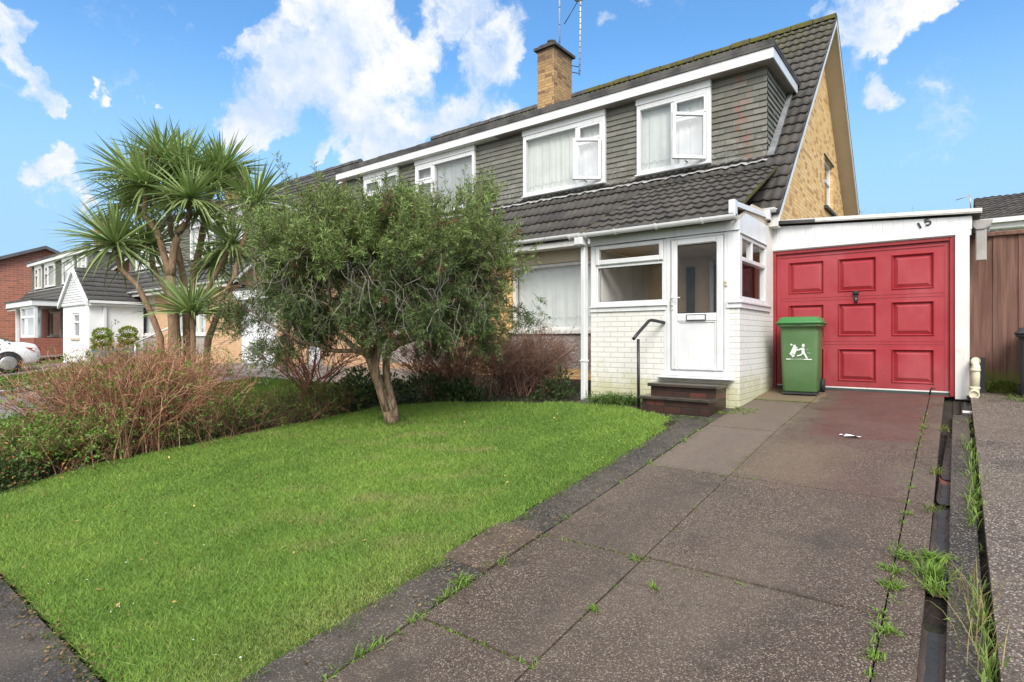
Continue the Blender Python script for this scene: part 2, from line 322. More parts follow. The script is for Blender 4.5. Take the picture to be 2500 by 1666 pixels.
def mossy(name):
    m, nt, b = newmat(name); v = worldco(nt)
    n = noise(nt, v, 5.0, 7.0, .72)
    col = mixc(nt, smooth(nt, n, .40, .56), c4((.075, .07, .062)), c4((.11, .105, .025)))
    col = mixc(nt, smooth(nt, noise(nt, v, 9.0, 7.0, .75), .62, .70), col, c4((.30, .28, .22)))
    nt.links.new(col, b.inputs['Base Color']); setp(b, rough=.95, spec=.1); bump(nt, b, noise(nt, v, 40.0, 6.0, .7), .9, .03)
    return m
mossm = mossy('mossy ridge')
def pebbledash():
    m, nt, b = newmat('pebbledash'); v = worldco(nt)
    vo = nd(nt, 'ShaderNodeTexVoronoi', {'Vector': v, 'Scale': 70.0})
    r = nd(nt, 'ShaderNodeSeparateColor', {0: vo.outputs['Color']}).outputs[0]
    col = mixc(nt, smooth(nt, r, .2, .8), c4((.46, .39, .36)), c4((.68, .62, .58)))
    col = mixc(nt, smooth(nt, vo.outputs['Distance'], .35, .6), col, c4((.28, .23, .21)))
    nt.links.new(col, b.inputs['Base Color']); setp(b, rough=.9); bump(nt, b, mth(nt, 'SUBTRACT', 1.0, vo.outputs['Distance']), .8, .01)
    return m
pebm = pebbledash()
def redpaint():
    m, nt, b = newmat('faded red door paint'); v = worldco(nt)
    col = mixc(nt, smooth(nt, noise(nt, v, 1.4, 5.0), .35, .68), c4((.33, .026, .036)), c4((.37, .047, .060)))
    sp = nd(nt, 'ShaderNodeVectorMath', {0: v, 1: (9, 9, 1.2)}, operation='MULTIPLY').outputs[0]
    col = mixc(nt, mth(nt, 'MULTIPLY', smooth(nt, noise(nt, sp, 1.0, 5.0, .6), .55, .75), .3), col, c4((.38, .03, .03)))
    nt.links.new(col, b.inputs['Base Color']); setp(b, rough=.38, spec=.45)
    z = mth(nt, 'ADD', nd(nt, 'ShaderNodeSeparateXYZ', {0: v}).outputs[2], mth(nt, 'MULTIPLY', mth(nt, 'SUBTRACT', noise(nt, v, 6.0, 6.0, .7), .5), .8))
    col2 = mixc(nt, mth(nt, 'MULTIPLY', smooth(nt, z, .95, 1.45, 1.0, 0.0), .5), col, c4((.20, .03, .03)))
    fd = nd(nt, 'ShaderNodeVectorMath', {0: v, 1: (1.2, 1, .6)}, operation='MULTIPLY').outputs[0]
    col2 = mixc(nt, mth(nt, 'MULTIPLY', smooth(nt, noise(nt, fd, 1.1, 5.0, .6), .48, .70), .5), col2, c4((.44, .10, .115)))
    nt.links.new(col2, b.inputs['Base Color']); nt.links.new(mth(nt, 'ADD', .28, mth(nt, 'MULTIPLY', noise(nt, v, 3.0, 5.0), .3)), b.inputs['Roughness'])
    bump(nt, b, mth(nt, 'ADD', noise(nt, v, 2.2, 2.0), mth(nt, 'MULTIPLY', noise(nt, v, 160.0, 3.0), .02)), .35, .03)
    return m
red_paint = redpaint()
red_frame = plain('dark red frame paint', (.28, .022, .026), (.33, .03, .035), 4, .4, .5)
drive_m = concrete('exposed aggregate concrete', (.060, .042, .032), (.155, .110, .080), (.32, .26, .20), 175.0, red=True, moss=.12)
path_m = concrete('mossy edging concrete', (.024, .021, .017), (.072, .063, .051), (.23, .21, .175), 130.0, moss=.45)
path2_m = concrete('brown edging slab', (.09, .062, .042), (.15, .105, .075), (.25, .20, .15), 90.0, moss=.3)
rdrive_m = concrete('pale aggregate concrete', (.085, .066, .053), (.22, .173, .138), (.40, .35, .29), 120.0, moss=.08)
asph_m = concrete('old asphalt', (.028, .025, .024), (.052, .047, .044), (.11, .10, .095), 110.0, moss=.2, rough=.75)
pave_m = concrete('neighbour paving', (.20, .17, .15), (.30, .26, .235), (.36, .33, .30), 60.0, moss=.1, rough=.45)
def soil():
    m, nt, b = newmat('dark soil'); v = worldco(nt)
    col = mixc(nt, smooth(nt, noise(nt, v, 26.0, 6.0, .7), .4, .62), c4((.022, .015, .011)), c4((.05, .034, .024)))
    col = mixc(nt, mth(nt, 'MULTIPLY', smooth(nt, noise(nt, v, 3.0, 6.0, .7), .55, .65), .6), col, c4((.035, .05, .013)))
    nt.links.new(col, b.inputs['Base Color']); setp(b, rough=.9); bump(nt, b, noise(nt, v, 30.0, 6.0, .7), 1.0, .05)
    return m
soil_m = soil()
def turf(name, a, bcol, ccol):
    m, nt, b = newmat(name); v = worldco(nt)
    col = mixc(nt, smooth(nt, noise(nt, v, 45.0, 5.0, .7), .35, .65), c4(a), c4(bcol))
    col = mixc(nt, mth(nt, 'MULTIPLY', smooth(nt, noise(nt, v, 1.4, 6.0, .65), .48, .7), .5), col, c4(ccol))
    nt.links.new(col, b.inputs['Base Color']); setp(b, rough=.9, spec=.15); bump(nt, b, noise(nt, v, 60.0, 5.0, .7), .9, .03)
    return m
turf_m = turf('turf', (.06, .115, .016), (.095, .165, .022), (.11, .13, .03))
rough_turf = turf('rough turf', (.045, .09, .014), (.08, .14, .022), (.09, .10, .035))
def bark(name, a, bc, sc_=14.0, st=1.0):
    m, nt, b = newmat(name); v = worldco(nt)
    q = nd(nt, 'ShaderNodeVectorMath', {0: v, 1: (1, 1, .22)}, operation='MULTIPLY').outputs[0]
    n = noise(nt, q, sc_ * 2, 7.0, .7)
    col = mixc(nt, smooth(nt, n, .38, .64), c4(a), c4(bc))
    col = mixc(nt, mth(nt, 'MULTIPLY', smooth(nt, noise(nt, v, 7.0, 6.0, .7), .58, .66), .6), col, c4((.34, .32, .27)))
    nt.links.new(col, b.inputs['Base Color']); setp(b, rough=.85, spec=.2); bump(nt, b, n, st, .02)
    return m
barkA = bark('bottlebrush bark', (.15, .095, .06), (.46, .32, .21))
barkP = bark('cordyline bark', (.24, .15, .09), (.36, .25, .165), 20, .6)
barkT = bark('bare twig bark', (.10, .07, .05), (.16, .12, .09))
leafm = leaf_mat('foliage', .22); grassm = leaf_mat('grass blades', .35, .55, .25); twigm = leaf_mat('twigs', .0, .8, .15)
palm_m = leaf_mat('cordyline leaves', .18, .38, .5)
wood = None
def fence_mat():
    m, nt, b = newmat('brown stained boards'); v = worldco(nt)
    q = nd(nt, 'ShaderNodeVectorMath', {0: v, 1: (16, 16, .8)}, operation='MULTIPLY').outputs[0]
    col = mixc(nt, smooth(nt, noise(nt, q, 1.3, 6.0, .65), .36, .66), c4((.125, .065, .048)), c4((.20, .115, .09)))
    col = mixc(nt, mth(nt, 'MULTIPLY', smooth(nt, noise(nt, q, .5, 3.0, .5), .58, .68), .5), col, c4((.075, .045, .035)))
    z = nd(nt, 'ShaderNodeSeparateXYZ', {0: v}).outputs[2]
    k = mth(nt, 'ADD', z, mth(nt, 'MULTIPLY', mth(nt, 'SUBTRACT', noise(nt, v, 5.0, 5.0), .5), .5))
    col = mixc(nt, mth(nt, 'MULTIPLY', smooth(nt, k, 1.1, 1.42, 1.0, 0.0), .8), col, c4((.13, .17, .025)))
    nt.links.new(col, b.inputs['Base Color']); setp(b, rough=.8, spec=.2); bump(nt, b, noise(nt, q, 1.3, 6.0), .5, .01)
    return m
wood = fence_mat()
carpaint = plain('white car paint', (.80, .80, .80), (.78, .78, .79), 1.0, .12, .6)
tail_m = plain('red lamp lens', (.45, .012, .012), (.35, .01, .01), 5, .12, .6)
darkglass = plain('dark car glass', (.012, .014, .016), (.02, .02, .022), 3, .05, .8)
clay = plain('wet clay channel', (.10, .07, .058), (.05, .042, .038), 5, .16, .6, bmp=.3, bscale=30)
rust = plain('red clay collar', (.16, .06, .045), (.10, .045, .035), 9, .5, .4)
creamp = plain('cream plastic pipe', (.66, .62, .47), (.58, .53, .38), 6, .35, .5)
inner_wall = plain('beige porch wall', (.74, .56, .38), (.68, .50, .34), 2, .8, .2)
inner_dark = plain('dark inner door', (.03, .028, .027), (.05, .045, .04), 3, .25, .5)
floor_in = plain('porch floor', (.20, .15, .11), (.16, .12, .09), 4, .6, .3)
paper = plain('white paper', (.75, .77, .80), (.68, .70, .74), 20, .7, .2)
bluep = plain('teal plastic', (.09, .20, .22), (.08, .17, .19), 4, .5, .4)
# ------------------------------------------------------------------ object helpers
BASE = {}
def thing(name, label, cat, loc=(0, 0, 0), group=None, kind=None, rotz=0.0):
    o = bpy.data.objects.new(name, None); COL.objects.link(o)
    o.empty_display_size = .2; o.location = loc; o.rotation_euler = (0, 0, rotz)
    if label: o['label'] = label
    if cat: o['category'] = cat
    if group: o['group'] = group
    if kind: o['kind'] = kind
    BASE[o.name] = Vector(loc); return o
def tag(o, label=None, cat=None, group=None, kind=None):
    for k, v in (('label', label), ('category', cat), ('group', group), ('kind', kind)):
        if v: o[k] = v
    return o
def finish(name, me, m, parent, base):
    ms = m if isinstance(m, (list, tuple)) else [m]
    for q in ms: me.materials.append(q)
    o = bpy.data.objects.new(name, me); COL.objects.link(o)
    if parent is not None: o.parent = parent
    elif base is not None: o.location = base
    BASE[o.name] = Vector(base) if base is not None else Vector((0, 0, 0))
    return o
class MB:
    def __init__(s, tf=None, flip=False): s.v = []; s.f = []; s.uv = []; s.mi = []; s.tf = tf; s.flip = flip; s.m = 0; s.sm = []; s.smooth = False
    def P(s, p):
        p = s.tf(p) if s.tf else p
        s.v.append((float(p[0]), float(p[1]), float(p[2]))); return len(s.v) - 1
    def face(s, pts, uv=None):
        i = [s.P(p) for p in pts]
        if s.flip: i = i[::-1]; uv = uv[::-1] if uv else None
        s.f.append(i); s.uv.append(uv); s.mi.append(s.m); s.sm.append(s.smooth)
    def facei(s, i, uv=None):
        s.f.append(list(i)[::-1] if s.flip else list(i)); s.uv.append((uv[::-1] if s.flip else uv) if uv else None); s.mi.append(s.m); s.sm.append(s.smooth)
    def box(s, x0, x1, y0, y1, z0, z1, skip=''):
        a = [(x0, y0, z0), (x1, y0, z0), (x1, y1, z0), (x0, y1, z0), (x0, y0, z1), (x1, y0, z1), (x1, y1, z1), (x0, y1, z1)]
        for k, q in dict(b=(3, 2, 1, 0), t=(4, 5, 6, 7), f=(0, 1, 5, 4), r=(1, 2, 6, 5), k=(2, 3, 7, 6), l=(3, 0, 4, 7)).items():
            if k not in skip: s.face([a[j] for j in q])
    def rbox(s, x0, x1, y0, y1, z0, z1, c=.006):   # box with chamfered front edges (front = low y)
        s.box(x0, x1, y0 + c, y1, z0, z1, 'f')
        A = [(x0, y0 + c, z0), (x1, y0 + c, z0), (x1, y0 + c, z1), (x0, y0 + c, z1)]
        B = [(x0 + c, y0, z0 + c), (x1 - c, y0, z0 + c), (x1 - c, y0, z1 - c), (x0 + c, y0, z1 - c)]
        for i in range(4): j = (i + 1) % 4; s.face([A[i], A[j], B[j], B[i]])
        s.face(B)
    def frame(s, x0, x1, z0, z1, y0, y1, w, wb=None, wt=None, c=.008):
        wb = wb if wb is not None else w; wt = wt if wt is not None else w
        s.rbox(x0, x0 + w, y0, y1, z0, z1, c); s.rbox(x1 - w, x1, y0, y1, z0, z1, c)
        s.rbox(x0 + w, x1 - w, y0, y1, z0, z0 + wb, c); s.rbox(x0 + w, x1 - w, y0, y1, z1 - wt, z1, c)
    def prism(s, poly, a0, a1, axis='y'):  # poly in the plane across axis
        def q(p, a): return {'y': (p[0], a, p[1]), 'x': (a, p[0], p[1]), 'z': (p[0], p[1], a)}[axis]
        n = len(poly)
        s.face([q(p, a0) for p in poly] if axis != 'z' else [q(p, a0) for p in poly][::-1]); s.face([q(p, a1) for p in poly][::-1] if axis != 'z' else [q(p, a1) for p in poly])
        for i in range(n):
            j = (i + 1) % n; t = [q(poly[i], a0), q(poly[i], a1), q(poly[j], a1), q(poly[j], a0)]
            s.face(t if axis != 'z' else t[::-1])
    def tube(s, pts, rr, n=8, cap=True):
        pts = [Vector(p) for p in pts]; rr = rr if isinstance(rr, (list, tuple)) else [rr] * len(pts); rings = []
        up = Vector((.13, .21, .97)).normalized()
        for k, p in enumerate(pts):
            t = (pts[min(k + 1, len(pts) - 1)] - pts[max(k - 1, 0)])
            t = t.normalized() if t.length > 1e-9 else Vector((0, 0, 1))
            a = up.cross(t)
            if a.length < .15: a = Vector((1, 0, 0)).cross(t)
            a.normalize(); b = t.cross(a); up = a.cross(t) * -1 if False else up
            rings.append([s.P(p + a * math.cos(2 * math.pi * i / n) * rr[k] + b * math.sin(2 * math.pi * i / n) * rr[k]) for i in range(n)])
        old = s.smooth; s.smooth = True
        for k in range(len(rings) - 1):
            for i in range(n): j = (i + 1) % n; s.facei([rings[k][i], rings[k][j], rings[k + 1][j], rings[k + 1][i]])
        s.smooth = old
        if cap: s.facei(rings[0][::-1]); s.facei(rings[-1])
    def lathe(s, prof, c, n=20, axis='z'):
        rings = []
        for r_, h in prof:
            ring = []
            for i in range(n):
                a = 2 * math.pi * i / n; p = {'z': (c[0] + r_ * math.cos(a), c[1] + r_ * math.sin(a), c[2] + h), 'x': (c[0] + h, c[1] + r_ * math.cos(a), c[2] + r_ * math.sin(a)),
                                              'y': (c[0] + r_ * math.sin(a), c[1] + h, c[2] + r_ * math.cos(a))}[axis]
                ring.append(s.P(p))
            rings.append(ring)
        old = s.smooth; s.smooth = True
        for k in range(len(rings) - 1):
            for i in range(n): j = (i + 1) % n; s.facei([rings[k][i], rings[k][j], rings[k + 1][j], rings[k + 1][i]])
        s.smooth = old
        s.facei(rings[0][::-1]); s.facei(rings[-1])
    def loft(s, rings, close=True, caps=True, smooth=True):
        ids = [[s.P(p) for p in r_] for r_ in rings]; n = len(ids[0]); old = s.smooth; s.smooth = smooth
        for k in range(len(ids) - 1):
            for i in range(n if close else n - 1): j = (i + 1) % n; s.facei([ids[k][i], ids[k][j], ids[k + 1][j], ids[k + 1][i]])
        s.smooth = old
        if caps: s.facei(ids[0][::-1]); s.facei(ids[-1])
    def build(s, name, m, parent=None, label=None, base=None):
        if parent is not None: base = BASE[parent.name]
        if base is None:
            a = np.array(s.v); base = Vector(((a[:, 0].min() + a[:, 0].max()) / 2, (a[:, 1].min() + a[:, 1].max()) / 2, a[:, 2].min()))
        base = Vector(base)
        me = bpy.data.meshes.new(name); me.from_pydata([(x - base.x, y - base.y, z - base.z) for x, y, z in s.v], [], s.f)
        ul = me.uv_layers.new(name='UV'); d = np.zeros(len(me.loops) * 2, np.float32); k = 0
        for fi, f in enumerate(s.f):
            u = s.uv[fi]
            if u is None:
                P0 = [Vector(s.v[i]) for i in f]; nn = (P0[1] - P0[0]).cross(P0[2] - P0[0]) if len(P0) > 2 else Vector((0, 0, 1))
                ax = max(range(3), key=lambda i: abs(nn[i]))
                u = [((p.y, p.z) if ax == 0 else (p.x, p.z) if ax == 1 else (p.x, p.y)) for p in P0]
            for a in u: d[k] = a[0]; d[k + 1] = a[1]; k += 2
        ul.data.foreach_set('uv', d)
        me.polygons.foreach_set('material_index', np.array(s.mi, np.int32)); me.polygons.foreach_set('use_smooth', np.array(s.sm, bool))
        me.update()
        o = finish(name, me, m, parent, base)
        if label: o['label'] = label
        return o

class FB:   # foliage mesh assembled from arrays, with a colour attribute
    def __init__(s): s.V = []; s.F4 = []; s.F3 = []; s.C = []; s.n = 0
    def add(s, v, q=None, t=None, c=None):
        v = np.asarray(v, np.float32).reshape(-1, 3); s.V.append(v); s.C.append(np.asarray(c, np.float32).reshape(-1, 3))
        if q is not None: s.F4.append(np.asarray(q, np.int64).reshape(-1, 4) + s.n)
        if t is not None: s.F3.append(np.asarray(t, np.int64).reshape(-1, 3) + s.n)
        s.n += len(v)
    def ribbons(s, path, width, side, col):
        N, K, _ = path.shape; w = width[..., None] * .5; sd = side[:, None, :] if side.ndim == 2 else side
        v = np.stack([path - sd * w, path + sd * w], 2).reshape(N, K * 2, 3)
        a = np.arange(N)[:, None] * K * 2 + np.arange(K - 1)[None] * 2
        q = np.stack([a, a + 1, a + 3, a + 2], -1)
        s.add(v, q=q, c=np.repeat(col, K * 2, 0) if col.ndim == 2 else np.repeat(col, 2, 1))
    def blades(s, base, tip, width, side, col):  # single triangles
        N = len(base); v = np.stack([base - side * width[:, None] * .5, base + side * width[:, None] * .5, tip], 1)
        s.add(v, t=np.arange(N * 3).reshape(N, 3), c=np.repeat(col, 3, 0))
    def tubes(s, path, radius, col, n=3):
        N, K, _ = path.shape; t = np.gradient(path, axis=1); t /= np.linalg.norm(t, axis=2, keepdims=True) + 1e-9
        ref = np.where(np.abs(t[..., 2:3]) > .9, np.array([1., 0, 0]), np.array([0, 0, 1.]))
        a = np.cross(ref, t); a /= np.linalg.norm(a, axis=2, keepdims=True) + 1e-9; b = np.cross(t, a)
        an = np.arange(n) * 2 * np.pi / n
        v = path[:, :, None, :] + radius[:, :, None, None] * (a[:, :, None, :] * np.cos(an)[None, None, :, None] + b[:, :, None, :] * np.sin(an)[None, None, :, None])
        i = np.arange(N)[:, None, None] * K * n + np.arange(K - 1)[None, :, None] * n; j = np.arange(n)[None, None, :]; j2 = (j + 1) % n
        q = np.stack([i + j, i + j2, i + n + j2, i + n + j], -1)
        s.add(v, q=q, c=np.repeat(col, K * n, 0))
    def leaves(s, pos, d, nrm, length, width, col):   # lens-shaped leaf: 4 corners
        d = unit(d); sd = unit(np.cross(d, nrm)); nn = np.cross(sd, d)
        mid = pos + d * (length * .5)[:, None] + nn * (length * .06)[:, None]
        v = np.stack([pos, mid + sd * (width * .5)[:, None], pos + d * length[:, None], mid - sd * (width * .5)[:, None]], 1)
        N = len(pos); s.add(v, q=np.arange(N * 4).reshape(N, 4), c=np.repeat(col, 4, 0))
    def build(s, name, m, parent=None, base=None, smooth=True):
        V = np.concatenate(s.V); C = np.concatenate(s.C)
        if parent is not None: base = BASE[parent.name]
        if base is None: base = Vector(((V[:, 0].min() + V[:, 0].max()) / 2, (V[:, 1].min() + V[:, 1].max()) / 2, V[:, 2].min()))
        base = Vector(base)
        V = V - np.array(base, np.float32)
        me = bpy.data.meshes.new(name); q = np.concatenate(s.F4) if s.F4 else np.zeros((0, 4), np.int64); t = np.concatenate(s.F3) if s.F3 else np.zeros((0, 3), np.int64)
        me.vertices.add(len(V)); me.vertices.foreach_set('co', V.astype(np.float32).ravel())
        L = np.concatenate([q.ravel(), t.ravel()]).astype(np.int32); me.loops.add(len(L)); me.loops.foreach_set('vertex_index', L)
        me.polygons.add(len(q) + len(t))
        st = np.concatenate([np.arange(len(q)) * 4, len(q) * 4 + np.arange(len(t)) * 3]).astype(np.int32)
        me.polygons.foreach_set('loop_start', st)
        me.update(calc_edges=True); me.validate()
        ca = me.attributes.new('Col', 'FLOAT_COLOR', 'POINT'); ca.data.foreach_set('color', np.concatenate([C, np.ones((len(C), 1), np.float32)], 1).astype(np.float32).ravel())
        if smooth: me.polygons.foreach_set('use_smooth', np.ones(len(q) + len(t), bool))
        return finish(name, me, m, parent, base)
def unit(a): return a / (np.linalg.norm(a, axis=-1, keepdims=True) + 1e-9)
def rnd(n, a=0., b=1.): return R.uniform(a, b, n)
def sph(n): return unit(R.normal(size=(n, 3)))
def vcol(n, a, b, j=.15):
    t = rnd((n, 1)); c = np.array(a) * (1 - t) + np.array(b) * t
    return np.clip(c * (1 + R.normal(size=(n, 1)) * j), .004, .9)

# ------------------------------------------------------------------ roof tiles, hung slates
def tile_sheet(mb, o, U, V, width, length, gauge=.33, tw=.30, ns=8, keep=None, amp=.024, lip=.032):
    o, U, V = Vector(o), Vector(U).normalized(), Vector(V).normalized(); N = U.cross(V)
    nc = int(math.ceil(length / gauge)); nu = max(2, int(round(width / tw * ns)))
    xs = [width * i / nu for i in range(nu + 1)]
    def h(u):
        t = (u / (tw / 2)) % 1.0
        return amp * max(0.0, math.cos(2 * math.pi * (t - .5))) ** 1.3
    hs = [h(x) for x in xs]
    for c in range(nc):
        v0 = c * gauge; v1 = min(length, v0 + gauge + .004)
        jit = [0.0075 * math.sin(12.9898 * (c * 31 + int(x / tw)) * 43.7) * (1.6 if math.sin((c * 57 + int(x / tw)) * 78.2) > .9 else 1.0) for x in xs]
        A = [o + U * x + V * (v0 - .012 + jit[i]) + N * (lip + hs[i] + jit[i] * .6) for i, x in enumerate(xs)]
        B = [o + U * x + V * v1 + N * (hs[i] + .002) for i, x in enumerate(xs)]
        D = [o + U * x + V * (v0 - .008 + jit[i]) + N * (hs[i] * .35 - .01) for i, x in enumerate(xs)]
        ia = [mb.P(p) for p in A]; ib = [mb.P(p) for p in B]; idd = [mb.P(p) for p in D]
        off = .5 * (c % 2)
        for i in range(nu):
            if keep and not keep((A[i] + B[i + 1]) / 2): continue
            u0, u1 = xs[i] / tw + off, xs[i + 1] / tw + off
            if math.floor(u1 - 1e-6) != math.floor(u0 + 1e-6): u1 = math.floor(u0 + 1e-6) + .999
            q = [(u0 + 1e-3, c + .02), (u1 - 1e-3, c + .02), (u1 - 1e-3, c + .98), (u0 + 1e-3, c + .98)]
            mb.smooth = True; mb.facei([ia[i], ia[i + 1], ib[i + 1], ib[i]], q); mb.smooth = False
            mb.facei([idd[i], idd[i + 1], ia[i + 1], ia[i]], [(a, c + .5) for a, _ in q])
def slates(mb, o, U, N, width, z0, z1, gauge=.104, sw=.235, edge=None):
    # courses of small slates hung on a wall: each slate tilts out at its foot
    o, U, N = Vector(o), Vector(U).normalized(), Vector(N).normalized(); n = int(math.ceil((z1 - z0) / gauge)); rr = random.Random(5)
    for c in range(n):
        za = z0 + c * gauge; zb = min(z1, za + gauge + .006); x = -(sw / 2 if c % 2 else 0); k = 0
        lim = edge(za + gauge * .5) if edge else width
        while x < lim - .004:
            w = sw + rr.uniform(-.012, .012); xa, xb = max(0, x), min(lim, x + w - .003); x += w; k += 1
            if xb - xa < .01: continue
            d = .021 + rr.uniform(-.003, .006); dz = rr.uniform(-.005, .005); d2 = d + rr.uniform(-.003, .003)
            p = [o + U * xa + N * d + Vector((0, 0, za + dz)), o + U * xb + N * d2 + Vector((0, 0, za + dz * .4)), o + U * xb + N * .002 + Vector((0, 0, zb)), o + U * xa + N * .002 + Vector((0, 0, zb))]
            q = [(k + .1 + 37 * (c % 5), c + .1), (k + .9 + 37 * (c % 5), c + .1), (k + .9 + 37 * (c % 5), c + .9), (k + .1 + 37 * (c % 5), c + .9)]
            mb.face(p, q)
            b0 = p[0] - N * (d + .004); b1 = p[1] - N * (d2 + .004)
            mb.face([b0, b1, p[1], p[0]], [(q[0][0], q[0][1])] * 4)

def curtain_sheet(tf, flip, x0, x1, z0, z1, y, amp=.02, per=.13, seed=1, n=None, lace=True):
    mb = MB(tf, flip); rr = random.Random(seed); n = n or max(12, int((x1 - x0) / .018)); mb.smooth = True
    ph = [rr.uniform(0, 6.28) for _ in range(4)]
    wq = [rr.uniform(.5, 1.6) for _ in range(4)]; cols = []
    for i in range(n + 1):
        x = x0 + (x1 - x0) * i / n
        xx = x + .05 * math.sin(x * 5.3 * wq[0] + ph[3]) + .03 * math.sin(x * 11.7 * wq[1]); e_ = .55 + .45 * math.sin(x * 3.1 * wq[2] + ph[1]); d = amp * (e_ * math.sin(6.283 * xx / per + ph[0]) * .6 + .45 * math.sin(6.283 * xx / (per * 2.1) + ph[1]) + .22 * math.sin(6.283 * xx / (per * .6) + ph[2]))
        cols.append([mb.P((x + d * .3, y + d * (.45 + .55 * (1 - zt)), z0 + (z1 - z0) * zt)) for zt in (0, .33, .66, 1)])
    for i in range(n):
        for k in range(3): mb.facei([cols[i][k], cols[i + 1][k], cols[i + 1][k + 1], cols[i][k + 1]])
    mb.smooth = False
    if lace:   # raised scalloped border sewn near the hem
        zc = z0 + (z1 - z0) * .16; pts = []
        m = int((x1 - x0) / .012)
        for i in range(m + 1):
            x = x0 + .02 + (x1 - x0 - .04) * i / m; t = x / .11 * 6.283
            pts.append((x + .022 * math.sin(t * 1.0), y - amp - .006, zc + .03 * math.cos(t)))
        mb.tube(pts, .0045, 4, False)
    return mb
# ------------------------------------------------------------------ houses: every pair is two mirrored halves under one roof
XP, XV, XW = -8.25, -2.05, -2.39
YE, RY, RZ = 9.0, 14.13, 8.68
def zroof(y): return min(y, 2 * RY - y) - 5.45
NETS = []
def pane_box(mb, x0, x1, z0, z1, y): mb.face([(x0, y, z0), (x1, y, z0), (x1, y, z1), (x0, y, z1)])
def half_house(shift, mirror, name, label, detail, near=False, wallm=None, gablem=None, slate=None, tile=None, chim=False, netm=None, group=None, gable=True, gwin=True):
    if mirror: tf = lambda p: (2 * XP - p[0] + shift, p[1], p[2])
    else: tf = lambda p: (p[0] + shift, p[1], p[2])
    fl = mirror; M_ = lambda: MB(tf, fl)
    bx = tf((-5.2, 9.45, 0)); H = thing(name, label, 'house', (bx[0], bx[1], .9), group)
    # front wall with the living-room window opening
    wx0, wx1, wz0, wz1 = -7.35, -4.75, 1.87, 3.2
    m = M_(); m.box(XP, wx0, 9.45, 9.7, .6, 3.5); m.box(wx1, XW, 9.45, 9.7, .6, 3.5); m.box(wx0, wx1, 9.45, 9.7, .6, 1.12)
    m.build('wall', wallm, H)
    m = M_(); m.box(wx0, wx1, 9.462, 9.68, wz1, 3.499); m.build('lintel_panel', cream, H)
    m = M_(); m.box(wx0, wx1, 9.455, 9.66, 1.121, 1.80); m.build('render_panel', pebm, H)
    # living-room window
    m = M_(); m.frame(wx0, wx1, wz0, wz1, 9.50, 9.60, .07); m.rbox(-5.45, -5.38, 9.50, 9.60, wz0 + .07, wz1 - .07); w = m.build('window', upvc2, H)
    m = M_(); pane_box(m, wx0 + .07, -5.45, wz0 + .07, wz1 - .07, 9.55); pane_box(m, -5.38, wx1 - .07, wz0 + .07, wz1 - .07, 9.55); m.build('pane', glass, w)
    m = M_(); m.rbox(wx0 - .03, wx1 + .03, 9.40, 9.60, 1.80, 1.868); m.build('sill', upvc2, w)
    NETS.append((curtain_sheet(tf, fl, wx0 + .06, wx1 - .06, wz0 + .06, wz1 - .06, 9.64, .025, .15, int(shift) + 3 + mirror * 7), netm or curt, 'lower', name, detail))
    # gable wall with its small side window
    if gable:
        def roofline(y): return zroof(y) - .16
        m = M_(); a0, a1, s0, s1 = 14.75, 15.85, 4.75, 5.9
        def wallpoly(pts):
            m.face([(XW, y, z) for y, z in pts])
        wallpoly([(9.45, .6), (a0, .6), (a0, roofline(a0)), (RY, roofline(RY)), (9.45, roofline(9.45))])
        wallpoly([(a0, .6), (a1, .6), (a1, s0), (a0, s0)]); wallpoly([(a0, s1), (a1, s1), (a1, roofline(a1)), (a0, roofline(a0))])
        wallpoly([(a1, .6), (18.7, .6), (18.7, roofline(18.7)), (a1, roofline(a1))])
        for q in ([(a0, s0), (a1, s0)], [(a1, s0), (a1, s1)], [(a1, s1), (a0, s1)], [(a0, s1), (a0, s0)]):
            m.face([(XW, q[0][0], q[0][1]), (XW, q[1][0], q[1][1]), (XW - .14, q[1][0], q[1][1]), (XW - .14, q[0][0], q[0][1])][::-1])
        m.build('gable_wall', gablem or wallm, H)
        if gwin:
            sw = MB(lambda p: tf((XW - p[1], p[0], p[2])), fl)
            sw.frame(a0, a1, s0, s1, .06, .12, .07); sw.rbox(a0 + .07, a1 - .07, .06, .12, 5.40, 5.47); gw = sw.build('window', upvc, H)
            sw = MB(lambda p: tf((XW - p[1], p[0], p[2])), fl); pane_box(sw, a0 + .07, a1 - .07, s0 + .07, 5.40, .09); pane_box(sw, a0 + .07, a1 - .07, 5.47, s1 - .07, .09); sw.build('pane', glass, gw)
            sw = MB(lambda p: tf((XW - p[1], p[0], p[2])), fl); sw.box(a0 - .08, a1 + .08, -.07, .055, s0 - .07, s0 - .002); sw.build('sill', felt, gw)
            sw = MB(lambda p: tf((XW - p[1], p[0], p[2])), fl); sw.box(a0 - .1, a1 + .1, -.02, -.002, s1 + .002, s1 + .03); sw.build('drip_strip', felt, gw)
            sw = MB(lambda p: tf((XW - p[1], p[0], p[2])), fl); sw.box(a0 - .02, a1 + .02, .2, .22, s0 - .02, s1 + .02); sw.build('blind', blind, gw)
    # roof: front tiles, plain back slope, mossy ridge
    s2 = math.sqrt(.5)
    m = M_(); ns = 8 if near else 4
    L = (RY - YE) / s2
    keep = lambda p: True
    tile_sheet(m, (XP, YE, zroof(YE)), (1, 0, 0), (0, s2, s2), XV - XP, L, ns=ns)
    yb_ = 2 * RY - YE
    m.face([(XP, yb_, zroof(yb_)), (XV, yb_, zroof(yb_)), (XV, RY, RZ), (XP, RY, RZ)][::-1], None)
    m.face([(XP, YE, zroof(YE) - .03), (XV, YE, zroof(YE) - .03), (XV, RY, RZ - .03), (XP, RY, RZ - .03)][::-1])
    roof = m.build('roof', tile, H)
    m = M_(); nseg = 14
